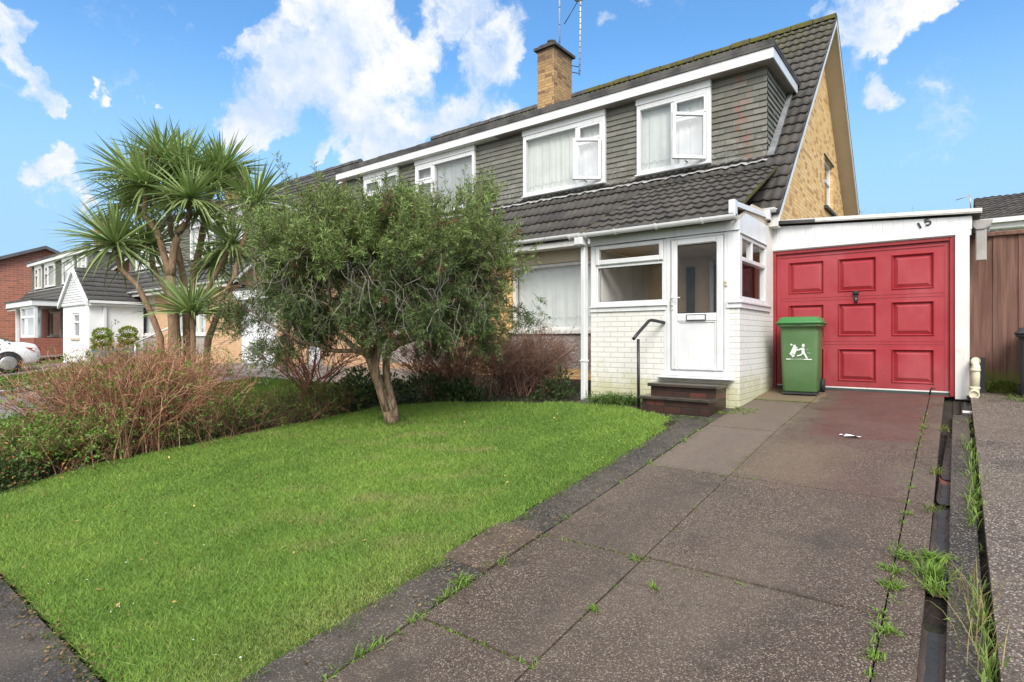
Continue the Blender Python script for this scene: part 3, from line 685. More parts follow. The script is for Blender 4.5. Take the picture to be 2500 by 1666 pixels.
    for i in range(nseg):
        xa, xb = XP + (XV - XP) * i / nseg, XP + (XV - XP) * (i + 1) / nseg
        up = .012 * math.sin(i * 3.7)
        m.loft([[(xx, RY + .15 * math.cos(math.pi * k / 6), RZ - .07 + (.16 + up) * math.sin(math.pi * k / 6)) for k in range(7)] for xx in (xa, xb - .012)], False, False)
        m.face([(xa, RY + .15 * math.cos(math.pi * k / 6), RZ - .07 + (.16 + up) * math.sin(math.pi * k / 6)) for k in range(7)])
    m.face([(XV - .012, RY + .15 * math.cos(math.pi * k / 6), RZ - .07 + .16 * math.sin(math.pi * k / 6)) for k in range(7)][::-1])
    m.build('ridge', mossm if near else felt, roof)
    if gable:
        # bargeboards and the boarded underside of the overhang
        m = M_()
        for ya, yb2 in ((YE + .05, RY), (RY, yb_ - .05)):
            m.prism([(ya, zroof(ya) - .17), (yb2, zroof(yb2) - .17), (yb2, zroof(yb2) - .035), (ya, zroof(ya) - .035)], XV - .025, XV - .003, 'x')
        m.build('bargeboard', upvc2, roof)
        m = M_()
        for ya, yb2 in ((YE + .05, RY - .01), (RY + .01, yb_ - .05)):
            q = [(XW - .02, ya, zroof(ya) - .155), (XV - .026, ya, zroof(ya) - .155), (XV - .026, yb2, zroof(yb2) - .155), (XW - .02, yb2, zroof(yb2) - .155)]
            m.face(q[::-1])
        m.build('verge_soffit', soffit_m, roof)
        m = M_()   # mortar bedding under the verge tiles
        for ya, yb2 in ((YE, RY), (RY, yb_)):
            m.prism([(ya, zroof(ya) - .034), (yb2, zroof(yb2) - .034), (yb2, zroof(yb2) + .03), (ya, zroof(ya) + .03)], XV - .02, XV + .004, 'x')
        m.build('verge_mortar', felt, roof)
    # dormer
    yd, xc, zd = 10.18, -2.51, 4.66
    W2 = (-4.83, -3.42, 4.82, 6.14); W1 = (-7.535, -5.51, 4.82, 6.14)
    m = M_()
    for xa, xb in ((XP, W1[0]), (W1[1], W2[0]), (W2[1], xc)):
        slates(m, (xa, yd, 0), (1, 0, 0), (0, -1, 0), xb - xa + (.012 if xb == xc else 0), zd, 6.27)
    slates(m, (xc, yd, 0), (0, 1, 0), (1, 0, 0), 1.6, zd, 6.27, edge=lambda z: max(.02, z + 5.45 - yd))
    m.m = 1; m.box(XP, xc - .002, yd + .03, yd + .08, zd - .05, 4.82); m.box(XP, xc - .002, yd + .03, yd + .08, 6.14, 6.3)
    for xa, xb in ((XP, W1[0]), (W1[1], W2[0]), (W2[1], xc - .002)): m.box(xa, xb, yd + .03, yd + .08, 4.82, 6.14)
    D = m.build('dormer', [slate, felt], H)
    m = M_(); m.box(XP, -2.35, 9.95, 9.975, 6.275, 6.445); m.box(-2.372, -2.35, 9.975, 11.74, 6.275, 6.445); m.build('fascia', upvc, D)
    m = M_(); m.box(XP, -2.373, 9.976, yd + .03, 6.262, 6.272); m.box(xc - .005, -2.373, yd + .03, 11.6, 6.262, 6.272); m.build('soffit', upvc2 if not near else plain('grey brown dormer soffit', (.30, .26, .24), (.24, .21, .19)), D)  # near dormer soffit is grey brown, darker than the white far ones
    m = M_(); m.box(XP, -2.335, 9.93, 12.02, 6.448, 6.50)
    for xa in np.arange(XP, -2.4, .5): m.box(float(xa), min(float(xa) + .497, -2.335), 9.928, 9.99, 6.501, 6.575 + .008 * math.sin(xa * 9))
    m.box(-2.40, -2.33, 9.992, 11.9, 6.501, 6.54); m.build('flat_roof', felt, D)
    m = M_()   # lead apron dressed over the tiles, and stepped soakers up the cheek
    n = 70; A = []
    for i in range(n + 1):
        x = XP + (xc + .05 - XP) * i / n; wv = .02 * math.sin(x * 41) + .015 * math.sin(x * 17 + 1)
        A.append([m.P((x, yd - .012, 4.815)), m.P((x, yd - .016, 4.70)), m.P((x, yd - .16 + wv, 4.70 - .145 + wv + .105)), m.P((x, yd - .17 + wv, 4.70 - .155 + wv + .09))])
    m.smooth = True
    for i in range(n):
        for k in range(3): m.facei([A[i][k + 1], A[i + 1][k + 1], A[i + 1][k], A[i][k]])
    m.smooth = False
    m.build('lead_apron', apron_m, D); m = M_()
    for k in range(7):
        y0 = yd - .06 + k * .235; y1 = y0 + .29; r0 = 5.45
        m.prism([(y0, y0 - r0 + .075), (y1, y1 - r0 + .06), (y1, y1 - r0 + .10), (y0, y0 - r0 + .12)], xc + .022, xc + .13 - .006 * k, 'x')
    m.build('lead_flashing', lead, D)
    # dormer windows; the pair in the near house stand open
    for wi, (xa, xb, za, zb) in enumerate((W2, W1)):
        mul = -4.12 if wi == 0 else -6.165
        m = M_(); m.frame(xa, xb, za, zb, 10.10, 10.20, .075, .07, .10)
        m.rbox(mul - .035, mul + .035, 10.11, 10.20, za + .07, zb - .10); m.rbox(mul + .035, xb - .075, 10.11, 10.20, 5.66, 5.72)
        m.frame(mul + .036, xb - .076, 5.721, zb - .101, 10.095, 10.13, .045)
        if not near: m.frame(mul + .036, xb - .076, za + .071, 5.659, 10.095, 10.13, .045)
        w = m.build('window', upvc, H)
        m = M_(); m.box(xa - .01, xb + .005, 10.085, 10.17, zb + .001, 6.262); m.build('head_panel', upvc, w)
        m = M_(); pane_box(m, xa + .075, mul - .035, za + .07, zb - .10, 10.15); pane_box(m, mul + .08, xb - .12, 5.765, zb - .145, 10.115)
        if not near: pane_box(m, mul + .08, xb - .12, za + .115, 5.615, 10.115)
        m.build('pane', glass, w)
        m = M_(); m.rbox(xa - .02, xb + .01, 10.06, 10.15, za - .03, za - .001); m.build('sill', upvc, w)
        if near:   # casement swung out on its right-hand hinges
            hx = xb - .076; wd = hx - mul - .036; th = rad(37 if wi else 41); hy = 10.09
            def rot(p, hx=hx, th=th, hy=hy): dx = p[0] - hx; dy = p[1]; return tf((hx + dx * math.cos(th) - dy * math.sin(th), hy + dx * math.sin(th) + dy * math.cos(th), p[2]))
            m = MB(rot, fl); m.frame(hx - wd - .02, hx, za + .05, 5.69, -.03, .03, .06); cs = m.build('casement', upvc, w)
            m = MB(rot, fl); pane_box(m, hx - wd + .04, hx - .06, za + .11, 5.63, 0.0); m.build('casement_pane', MATS.get('casement glass') or glass_mat('casement glass', (.88, .92, .95), 4.5), w)
            m = M_(); m.box(hx - .35, hx - .33, 10.0, 10.1, za + .06, za + .075); m.build('stay', blackm, w)
        NETS.append((curtain_sheet(tf, fl, xa + .05, xb - .05, za + .03, zb - .05, 10.235, .022, .12, wi + 11 + int(shift), lace=near), netm or curt, 'upper%d' % wi, name, detail))
    # eaves: soffit, fascia, gutter
    x1 = XV - .12
    xg = -4.55 if near and not mirror else x1
    m = M_(); m.box(XP, x1, 9.03, 9.055, 3.42, 3.60); m.box(XP, x1, 9.056, 9.449, 3.44, 3.455); fa = m.build('eaves_board', upvc2, H)
    m = M_()
    def gutter(mm, xa, xb, y, z):
        prof = [(y + .06 * math.cos(a), z - .065 * math.sin(a)) for a in np.linspace(0, math.pi, 9)] ; prof2 = [(y + .052 * math.cos(a), z - .055 * math.sin(a)) for a in np.linspace(math.pi, 0, 9)]
        mm.smooth = False; mm.prism(prof + prof2, xa, xb, 'x')
        for xx in np.arange(xa + .35, xb - .1, .82):
            pr = [(y + .067 * math.cos(a), z - .072 * math.sin(a)) for a in np.linspace(0, math.pi, 9)]
            mm.prism(pr + prof2, float(xx), float(xx) + .028, 'x')
    gutter(m, XP, xg, 8.965, 3.615)
    m.build('gutter', upvc, H)
    if near and not mirror:
        m = M_(); gutter(m, -2.42, -2.08, 8.965, 3.615); m.build('gutter', upvc, H)
        m = M_(); m.box(-2.42, -2.07, 9.03, 9.06, 3.36, 3.60); m.box(-2.38, -2.08, 9.06, 9.44, 3.36, 3.375); m.build('eaves_box', upvc2, H)
    if chim:
        m = M_(); m.box(-8.40, -7.90, 11.88, 12.72, 6.4, 8.98); ch = m.build('chimney', chb, H)
        m = M_(); m.box(-8.47, -7.83, 11.81, 12.79, 8.981, 9.045); m.prism([(-8.42, 9.046), (-7.88, 9.046), (-7.98, 9.10), (-8.32, 9.10)], 11.86, 12.74, 'y'); m.build('chimney_cap', felt, ch)
        m = M_(); m.lathe([(.095, 0), (.10, .14), (.115, .15), (.115, .18), (.08, .18), (.075, .05)], (-8.15, 12.15, 9.09), 18); m.build('chimney_pot', plain('soot pot', (.10, .08, .06), (.05, .045, .04)), ch)
    return H, tf, fl
# ------------------------------------------------------------------ build the houses
home, tfH, flH = half_house(0, False, 'semi_detached_house', 'yellow brick house with white porch, two open dormer windows and a chimney', 'near', near=True, wallm=yb, slate=slateA, tile=tileA, chim=True, group='chalet style semi detached houses')
adj, tfA, flA = half_house(0, True, 'semi_detached_house', 'joined house half hidden behind the round bushy tree, its dormer blinds closed', 'adjoining', near=False, wallm=ob, gablem=ob, slate=slateA, tile=tileA, netm=blind, group='chalet style semi detached houses')
p2r, tf2, fl2 = half_house(-16.4, False, 'semi_detached_house', 'orange brick house with a white garage door, behind the palm and tree', 'palm', wallm=ob, slate=slateB, tile=tileB, chim=True, group='chalet style semi detached houses')
p2l, tf3, fl3 = half_house(-16.4, True, 'semi_detached_house', 'house behind the palm with a white gabled front extension', 'extension', wallm=ob, slate=slateB, tile=tileB, group='chalet style semi detached houses', gwin=False)
p3r, tf4, fl4 = half_house(-32.8, False, 'semi_detached_house', 'far house with four white dormer windows, right half nearest the white extension', 'far right', wallm=rb, slate=slateB, tile=tileB, chim=True, group='chalet style semi detached houses')
p3l, tf5, fl5 = half_house(-32.8, True, 'semi_detached_house', 'far house beside the tall red brick gable, behind the white car', 'far left', wallm=rb, slate=slateB, tile=tileB, group='chalet style semi detached houses', gwin=False)
MATS['soot pot'].name = 'soot pot'
CL = {('near', 'lower'): 'long white net curtain in the ground floor window left of the porch', ('near', 'upper0'): 'white net curtain in the dormer window nearest the gable', ('near', 'upper1'): 'white net curtain in the wider dormer window nearer the chimney',
      ('adjoining', 'lower'): 'grey vertical blind in the ground floor window behind the tree', ('adjoining', 'upper0'): 'grey vertical blind in the far dormer window just above the tree', ('adjoining', 'upper1'): 'grey vertical blind in the dormer window above the tree crown'}
for mb, mm, w, nm, det in NETS:
    lab = CL.get((det, w))
    is_b = det == 'adjoining'
    if not lab: lab = 'net curtain in a distant %s window of the %s house' % ('ground floor' if w == 'lower' else 'narrow dormer' if w == 'upper0' else 'wide dormer', {'palm': 'orange brick', 'extension': 'white gabled', 'far right': 'nearer far', 'far left': 'farthest far'}[det])
    o = mb.build('window_blind' if is_b else 'net_curtain', mm); tag(o, lab, 'blind' if is_b else 'curtain', 'window blinds' if is_b else 'net curtains')

# ------------------------------------------------------------------ the near house's porch (parts of the house)
def porch():
    H = home; zb = .55
    m = MB(); m.box(-4.38, -3.19, 7.6, 7.71, zb, 2.098); m.box(-2.335, -2.2, 7.6, 7.71, zb, 2.098); m.box(-2.31, -2.2, 7.71, 9.295, zb, 2.098); m.box(-4.38, -4.27, 7.71, 9.45, zb, 2.098)
    m.box(-3.19, -2.335, 7.605, 7.71, zb, 1.165)
    m.build('porch_wall', wb, H)
    m = MB(); m.box(-2.305, -2.2, 8.905, 9.295, 2.099, 3.36); m.build('porch_pier', cream if False else upvc2, H)
    # window sills and trim boards
    m = MB(); m.rbox(-4.385, -3.165, 7.555, 7.70, 2.165, 2.186, .004); m.rbox(-4.382, -3.19, 7.578, 7.69, 2.10, 2.164, .004)
    m.build('porch_sill', upvc, H); m = MB()
    m.rbox(-2.365, -2.335, 7.57, 7.69, 2.10, 2.186, .004); m.rbox(-2.335, -2.155, 7.555, 7.69, 2.165, 2.186, .004); m.rbox(-2.335, -2.172, 7.575, 7.69, 2.10, 2.164, .004)
    m.box(-2.3, -2.155, 7.69, 9.06, 2.165, 2.186); m.box(-2.3, -2.174, 7.69, 9.06, 2.10, 2.164); m.build('porch_sill', upvc, H)
    # front window
    m = MB(); m.rbox(-4.38, -4.295, 7.59, 7.70, 2.187, 3.10); m.frame(-4.295, -3.22, 2.187, 3.09, 7.60, 7.67, .03, .065, .02, .006)
    m.rbox(-4.265, -3.25, 7.60, 7.67, 2.755, 2.80, .006); m.frame(-4.29, -3.225, 2.80, 3.085, 7.57, 7.63, .062, .075, .06, .012)
    w = m.build('porch_window', upvc, H, 'front porch window with a long top opening light')
    m = MB(); pane_box(m, -4.265, -3.25, 2.252, 2.755, 7.64); pane_box(m, -4.228, -3.287, 2.875, 3.025, 7.60); m.build('pane', glassd, w)
    m = MB(); m.box(-4.266, -3.249, 7.622, 7.63, 2.251, 2.259); m.box(-4.266, -3.249, 7.622, 7.63, 2.747, 2.756); m.box(-4.229, -3.286, 7.585, 7.59, 3.018, 3.026); m.build('gasket', rubber, w)
    # side window
    S = lambda p: (-2.2 - p[1], p[0], p[2])
    m = MB(S); m.rbox(7.60, 7.68, 0, .1, 2.187, 3.09); m.frame(7.68, 8.905, 2.187, 3.06, 0.005, .08, .045, .07, .05, .006)
    m.rbox(7.725, 8.86, .005, .08, 2.72, 2.775, .006); m.rbox(8.18, 8.225, .005, .08, 2.775, 3.01, .006); w = m.build('porch_window', upvc, H, 'side porch window facing the garage')
    m = MB(S); pane_box(m, 7.725, 8.86, 2.257, 2.72, .04); pane_box(m, 7.725, 8.18, 2.775, 3.01, .04); pane_box(m, 8.225, 8.86, 2.775, 3.01, .04); m.build('pane', glassd, w)
    m = MB(); m.rbox(-2.36, -2.198, 7.585, 7.70, 2.187, 3.10, .01); m.build('corner_post', upvc, H)
    # door and its frame
    m = MB(); m.frame(-3.185, -2.335, 1.195, 3.095, 7.59, 7.70, .062, .08, .035, .008); m.rbox(-3.222, -3.186, 7.595, 7.69, 1.2, 3.09, .006); m.build('door_frame', upvc, H)
    m = MB(); m.frame(-3.108, -2.402, 1.278, 3.056, 7.565, 7.63, .088, .062, .082, .014); m.rbox(-3.02, -2.49, 7.57, 7.63, 1.94, 2.045, .008)
    m.rbox(-3.02, -2.49, 7.59, 7.63, 1.34, 1.94, .01); m.frame(-3.02, -2.49, 1.34, 1.94, 7.578, 7.589, .022, c=.006); d = m.build('front_door', upvc, H, 'white half glazed front door')
    m = MB(); pane_box(m, -3.02, -2.49, 2.045, 2.974, 7.60); m.build('pane', glassd, d)
    m = MB(); m.frame(-3.018, -2.492, 2.047, 2.972, 7.588, 7.597, .010, c=.002); m.build('gasket', rubber, d)
    m = MB(); m.frame(-2.888, -2.624, 1.945, 2.028, 7.555, 7.569, .010, c=.003); m.build('letterbox_frame', blackm, d)
    m = MB(); m.rbox(-2.878, -2.634, 7.552, 7.569, 1.955, 2.018, .004); m.build('letterbox', upvc, d)
    m = MB(); m.rbox(-3.098, -3.064, 7.552, 7.564, 2.10, 2.30, .004); m.tube([(-3.082, 7.55, 2.262), (-3.082, 7.51, 2.262), (-3.05, 7.505, 2.262), (-2.955, 7.508, 2.258)], .0095, 8); m.build('door_handle', upvc, d)
    m = MB(); m.box(-3.088, -3.076, 7.549, 7.5515, 2.135, 2.165); m.build('keyhole', blackm, d)
    m = MB(); m.rbox(-3.276, -2.262, 7.50, 7.66, 1.166, 1.193, .008); m.build('door_sill', upvc, H)
    m = MB(); m.rbox(-2.384, -2.352, 7.57, 7.588, 2.385, 2.46, .005); db = m.build('door_bell', creamp, H)
    m = MB(); m.lathe([(.007, 0), (.006, -.005)], (-2.368, 7.5685, 2.43), 10, 'y'); m.build('button', blackm, db)
    # head fascia, side cladding under the slope
    m = MB(); m.rbox(-4.385, -2.198, 7.575, 7.70, 3.101, 3.225, .004); m.box(-4.386, -2.2, 7.562, 7.574, 3.10, 3.112); m.build('porch_fascia', upvc, H)
    z0 = lambda y: 3.18 + .5 * (y - 7.5)
    m = MB(lambda p: (-2.2 - p[1], p[0], p[2]))
    y = 7.60
    while y < 8.90:
        y2 = min(8.9, y + .095); m.face([(y + .004, 0, 3.075), (y2 - .004, 0, 3.075), (y2 - .004, 0, min(3.36, z0(y2))), (y + .004, 0, min(3.36, z0(y)))]); m.face([(y - .004, .006, 3.075), (y + .004, 0, 3.075), (y + .004, 0, min(3.36, z0(y))), (y - .004, .006, min(3.36, z0(y)))]); y = y2
    m.face([(7.58, .012, 3.06), (8.9, .012, 3.06), (8.9, .012, 3.36), (7.58, .012, 3.22)]); m.box(7.6, 8.905, -.02, .01, 3.062, 3.074)
    m.build('side_cladding', upvc, H)
    m = MB(); m.prism([(7.5, 3.226), (9.29, 3.361), (9.29, 3.60), (8.25, 3.55)], -2.232, -2.216, 'x'); m.build('side_infill', cream, H)
    # the porch's own lean-to roof
    m = MB(); L = math.hypot(2.40, 1.20); c_, s_ = 2 / math.sqrt(5), 1 / math.sqrt(5)
    tile_sheet(m, (-4.5, 7.42, 3.245), (1, 0, 0), (0, c_, s_), 2.24, L, gauge=.315, ns=9)
    m.face([(-4.5, 7.42, 3.22), (-2.26, 7.42, 3.22), (-2.26, 9.9, 4.46), (-4.5, 9.9, 4.46)][::-1])
    pr = m.build('porch_roof', tileA, H)
    m = MB(); m.prism([(7.42, 3.225), (9.8, 4.415), (9.8, 4.455), (7.42, 3.27)], -4.51, -4.485, 'x'); m.prism([(7.42, 3.225), (9.8, 4.415), (9.8, 4.455), (7.42, 3.268)], -2.268, -2.25, 'x'); m.build('verge_mortar', mossm, pr)
    # gutters and pipes
    m = MB(); y, z = 7.385, 3.262
    prof = [(y + .055 * math.cos(a), z - .062 * math.sin(a)) for a in np.linspace(0, math.pi, 9)]; prof2 = [(y + .047 * math.cos(a), z - .052 * math.sin(a)) for a in np.linspace(math.pi, 0, 9)]
    m.prism(prof + prof2, -4.62, -2.17, 'x')
    for xx in (-4.63, -4.47, -4.36, -3.87, -3.25, -2.62, -2.20):
        pr = [(y + .064 * math.cos(a), z + .006 - .078 * math.sin(a)) for a in np.linspace(0, math.pi, 9)]; m.prism(pr + prof2, xx, xx + .03, 'x')
    m.build('porch_gutter', upvc, H)
    m = MB(); m.rbox(-4.475, -4.405, 7.45, 7.55, .78, 3.20, .008); m.rbox(-4.485, -4.395, 7.44, 7.56, 1.36, 1.385, .004); m.rbox(-4.52, -4.38, 7.335, 7.45, 3.10, 3.21, .01); m.build('downpipe', upvc, H)
    m = MB(); m.rbox(-2.26, -2.18, 7.33, 7.44, 3.27, 3.44, .008); m.prism([(7.40, 3.37), (8.86, 3.47), (8.86, 3.535), (7.40, 3.435)], -2.25, -2.19, 'x'); m.rbox(-2.30, -2.15, 8.86, 8.97, 3.44, 3.57, .008); m.build('rainwater_pipe', upvc, H)
    # inside
    m = MB(); m.box(-4.27, -2.31, 7.71, 9.44, 1.10, 1.162); m.build('porch_floor', floor_in, H)
    m = MB(); m.box(-4.27, -2.40, 9.425, 9.445, 1.162, 3.05); m.box(-4.27, -2.32, 7.72, 9.42, 3.05, 3.06); m.build('porch_back_wall', inner_wall, H)
    m = MB(); m.box(-4.268, -4.255, 7.72, 9.42, 1.162, 3.04); m.build('porch_inner_wall', upvc2, H)
    m = MB(); m.rbox(-3.12, -2.50, 9.36, 9.42, 1.17, 2.90, .02); m.box(-3.58, -3.45, 9.38, 9.42, 1.7, 2.9); m.build('inner_door', inner_dark, H)
    m = MB(); m.frame(-4.0, -3.75, 1.2, 2.62, 9.38, 9.42, .05); m.rbox(-3.19, -3.125, 9.36, 9.42, 1.17, 2.97); m.build('inner_frame', upvc2, H)
porch()

# ------------------------------------------------------------------ garage
def garage():
    G_ = thing('garage', 'white boarded flat roofed garage with a red panelled door and number 15', 'garage', (-1.05, 9.3, .95))
    zt = lambda x: 3.40 - .062 * (x + 2.24)
    m = MB(); n = 20; x0, x1 = -2.236, .145
    for i in range(n):
        a, b = x0 + (x1 - x0) * i / n, x0 + (x1 - x0) * (i + 1) / n; gp = .008
        m.face([(a + gp, 9.288, 3.095), (b - gp, 9.288, 3.095), (b - gp, 9.288, zt(b)), (a + gp, 9.288, zt(a))]); m.face([(b - gp, 9.288, 3.095), (b + gp, 9.297, 3.095), (b + gp, 9.297, zt(b)), (b - gp, 9.288, zt(b))])
        m.face([(a - gp, 9.297, 3.095), (a + gp, 9.288, 3.095), (a + gp, 9.288, zt(a)), (a - gp, 9.297, zt(a))])
    m.box(x0, x1, 9.30, 9.33, 3.02, 3.26); m.build('cladding', upvc, G_)
    m = MB(); m.rbox(-2.238, -.018, 9.272, 9.33, 3.03, 3.094, .004); m.build('lintel_board', upvc, G_)
    m = MB(); m.rbox(-.017, .128, 9.283, 9.45, .93, 3.094, .004); m.box(-.017, .055, 9.279, 9.282, .93, 3.0); m.build('side_post', upvc2, G_)
    m = MB(); m.box(-2.24, -2.218, 9.29, 9.42, .93, 3.029); m.build('left_reveal', upvc2, G_)
    m = MB(); m.prism([(-2.26, 3.432), (.25, 3.276), (.25, 3.335), (-2.26, 3.49)], 9.23, 9.262, 'y'); m.prism([(-2.26, 3.445), (.25, 3.29), (.25, 3.31), (-2.26, 3.465)], 9.222, 9.229, 'y'); m.build('roof_trim', upvc2, G_)
    m = MB(); m.prism([(-2.26, 3.44), (.24, 3.285), (.24, 3.315), (-2.26, 3.47)], 9.263, 15.5, 'y'); m.box(-2.28, -1.6, 9.215, 9.26, 3.425, 3.44) if False else None
    m.build('flat_roof', felt, G_)
    m = MB(); m.prism([(-2.27, 3.425), (-1.62, 3.384), (-1.62, 3.43), (-2.27, 3.475)], 9.205, 9.2215, 'y'); m.prism([(-2.3, 3.46), (-1.98, 3.44), (-1.98, 3.455), (-2.3, 3.475)], 9.2215, 9.7, 'y'); m.build('lead_flashing', felt, G_)
    m = MB(); m.box(.03, .10, 9.46, 15.4, .9, 3.24); m.box(-2.35, -2.24, 15.38, 15.48, .9, 3.3); m.build('side_wall', white_render, G_)
    m = MB(); m.prism([(.145, 3.22), (.36, 3.205), (.33, 3.13), (.28, 3.10), (.20, 3.10), (.17, 3.13)], 9.40, 15.2, 'y'); m.build('gutter', plain('grey gutter', (.38, .36, .34), (.28, .26, .24), 4, .5, .4), G_)
    m = MB(); m.rbox(.19, .30, 9.42, 9.5, 2.7, 3.12, .01); m.build('hopper', MATS['grey gutter'], G_)
    m = MB(); m.box(-2.23, -.01, 9.62, 9.64, .9, 3.2); m.build('dark_interior_sheet', blackp, G_)  # added black sheet stands in for the dark garage interior
    # red door frame
    m = MB(); m.frame(-2.216, -.018, .955, 3.02, 9.305, 9.40, .055, .001, .05, .006); m.build('door_frame', red_frame, G_)
    m = MB(); m.box(-2.16, -.075, 9.33, 9.39, .958, 1.0); m.build('threshold', plain('green grey sill', (.055, .075, .07), (.04, .05, .045)), G_)
    # up-and-over door leaf with nine raised panels, dished at their edges
    x0, x1, z0, z1, yf = -2.158, -.076, 1.02, 2.965, 9.345
    cols = [(-1.995, -1.515), (-1.345, -.872), (-.705, -.229)]; rows = [(1.10, 1.568), (1.738, 2.21), (2.367, 2.848)]
    xs = sorted({x0, x1, *[a for c in cols for a in c]}); zs = sorted({z0, z1, *[a for c in rows for a in c]})
    m = MB()
    for i in range(len(xs) - 1):
        for k in range(len(zs) - 1):
            a, b, c, d = xs[i], xs[i + 1], zs[k], zs[k + 1]
            if (a, b) in cols and (c, d) in rows:
                R_ = [(0, 0), (.012, -.014), (.03, .030), (.075, .004)]
                prev = None
                for e, dy in R_:
                    q = [(a + e, yf + dy, c + e), (b - e, yf + dy, c + e), (b - e, yf + dy, d - e), (a + e, yf + dy, d - e)]
                    if prev:
                        for j in range(4): m.face([prev[j], prev[(j + 1) % 4], q[(j + 1) % 4], q[j]])
                    prev = q
                m.face(prev)
            else: m.face([(a, yf, c), (b, yf, c), (b, yf, d), (a, yf, d)])
    m.box(x0, x1, yf + .03, yf + .05, z0, z1)
    for zz in (1.625, 1.665, 2.262, 2.305): m.box(x0 + .03, x1 - .03, yf - .005, yf + .001, zz, zz + .008)
    m.box(x0 + .02, x1 - .05, yf - .012, yf + .001, 2.918, 2.94)
    for xx in (x0, x1 - .05): m.box(xx, xx + .05, yf - .006, yf - .0005, z0, z1)
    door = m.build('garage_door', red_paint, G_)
    m = MB(); m.box(x0, x1, yf - .004, yf + .03, z0 - .018, z0 - .001); m.build('door_seal', upvc2, door)
    m = MB(); m.rbox(-1.152, -1.086, yf - .05, yf - .004, 2.325, 2.375, .012); m.rbox(-1.14, -1.098, yf - .035, yf - .004, 2.215, 2.325, .01); h = m.build('handle', blackp, door)
    m = MB(); m.lathe([(.011, 0), (.011, -.008), (.006, -.009)], (-1.119, yf - .036, 2.262), 12, 'y'); m.build('lock', alu, door)
    # number 15, screwed on askew
    for ch, px, pz, rot in (('1', -.405, 3.165, -.46), ('5', -.345, 3.205, -.46)):
        pass
    m = MB(); a = -0.42
    def R2(px, pz, ang): return lambda p: (px + p[0] * math.cos(ang) - p[2] * math.sin(ang), p[1], pz + p[0] * math.sin(ang) + p[2] * math.cos(ang))
    m = MB(R2(-.390, 3.198, .42)); m.box(-.0115, .0115, 9.276, 9.287, -.040, .040); m.build('digit_one', blackm, G_)
    m = MB(lambda p: R2(-.300, 3.236, .30)((p[0] * .84, p[1], p[2] * .84))); pts = [(.034, .046), (-.022, .046), (-.027, .002)]
    st = [(x, z) for x, z in pts] + [(-.005 + .036 * math.cos(t) * 1.0, -.018 + .032 * math.sin(t)) for t in np.linspace(2.2, -2.5, 12)]
    for i in range(len(st) - 1):
        A, B = Vector((st[i][0], 0, st[i][1])), Vector((st[i + 1][0], 0, st[i + 1][1])); t = (B - A).normalized(); nrm = Vector((-t.z, 0, t.x)) * .0095; e = t * .006
        q = [A - e - nrm, B + e - nrm, B + e + nrm, A - e + nrm]; y = 9.276 - .0004 * i
        m.prism([(v.x, v.z) for v in q], y, 9.287, 'y')
    m.build('digit_five', blackm, G_)
garage()

def steps():
    T = thing('brick_steps', 'two dark wet brick steps with slab treads below the front door', 'steps', (-2.79, 7.2, .75))
    m = MB(); m.box(-3.22, -2.36, 7.17, 7.56, .6, 1.075); m.box(-3.22, -2.36, 6.90, 7.17, .6, .928); m.build('brickwork', stepb, T)
    m = MB(); m.rbox(-3.25, -2.335, 7.12, 7.56, 1.076, 1.118, .008); m.build('tread', stepslab, T); m = MB(); m.rbox(-3.25, -2.335, 6.855, 7.169, .929, .97, .008); m.build('tread', stepslab, T)
    m = MB(); P0 = Vector((-3.34, 7.05, .72)); m.tube([P0, (-3.345, 7.05, 1.70)], .02, 10); h = thing('handrail', 'thin black metal handrail beside the front steps', 'handrail', (-3.34, 7.05, .75)); m.build('post', blackm, h)
    m = MB(); m.tube([(-3.355, 6.93, 1.70), (-3.345, 7.02, 1.765), (-3.30, 7.285, 1.945), (-3.285, 7.33, 1.955), (-3.26, 7.40, 1.95), (-3.21, 7.585, 1.925)], .0225, 12); m.build('rail', blackm, h)
steps()
# ------------------------------------------------------------------ ground, drives, paths
def strip(mb, x0, x1, y0, y1, dz, dy=.25, th=0.0):
    n = max(1, int(round((y1 - y0) / dy)))
    ys = [y0 + (y1 - y0) * i / n for i in range(n + 1)]
    for a, b in zip(ys, ys[1:]): mb.face([(x0, a, gf(a) + dz), (x1, a, gf(a) + dz), (x1, b, gf(b) + dz), (x0, b, gf(b) + dz)])
    if th:
        for a, b in zip(ys, ys[1:]):
            mb.face([(x0, b, gf(b) + dz - th), (x0, a, gf(a) + dz - th), (x0, a, gf(a) + dz), (x0, b, gf(b) + dz)]); mb.face([(x1, a, gf(a) + dz - th), (x1, b, gf(b) + dz - th), (x1, b, gf(b) + dz), (x1, a, gf(a) + dz)])
        mb.face([(x0, y0, gf(y0) + dz - th), (x1, y0, gf(y0) + dz - th), (x1, y0, gf(y0) + dz), (x0, y0, gf(y0) + dz)]); mb.face([(x1, y1, gf(y1) + dz - th), (x0, y1, gf(y1) + dz - th), (x0, y1, gf(y1) + dz), (x1, y1, gf(y1) + dz)])
def struct(name, mb, m, base=None): return tag(mb.build(name, m, None, base=base), kind='structure')
m = MB(); ys = [-300, -60, -20, -8, -4] + list(np.arange(-3.5, 16, .5)) + [20, 30, 60, 150, 600]
for a, b in zip(ys, ys[1:]):
    a, b = float(a), float(b)
    m.face([(-600, a, gf(a) - .14), (600, a, gf(a) - .14), (600, b, gf(b) - .14), (-600, b, gf(b) - .14)])
struct('ground', m, rough_turf, base=(0, 0, 0))
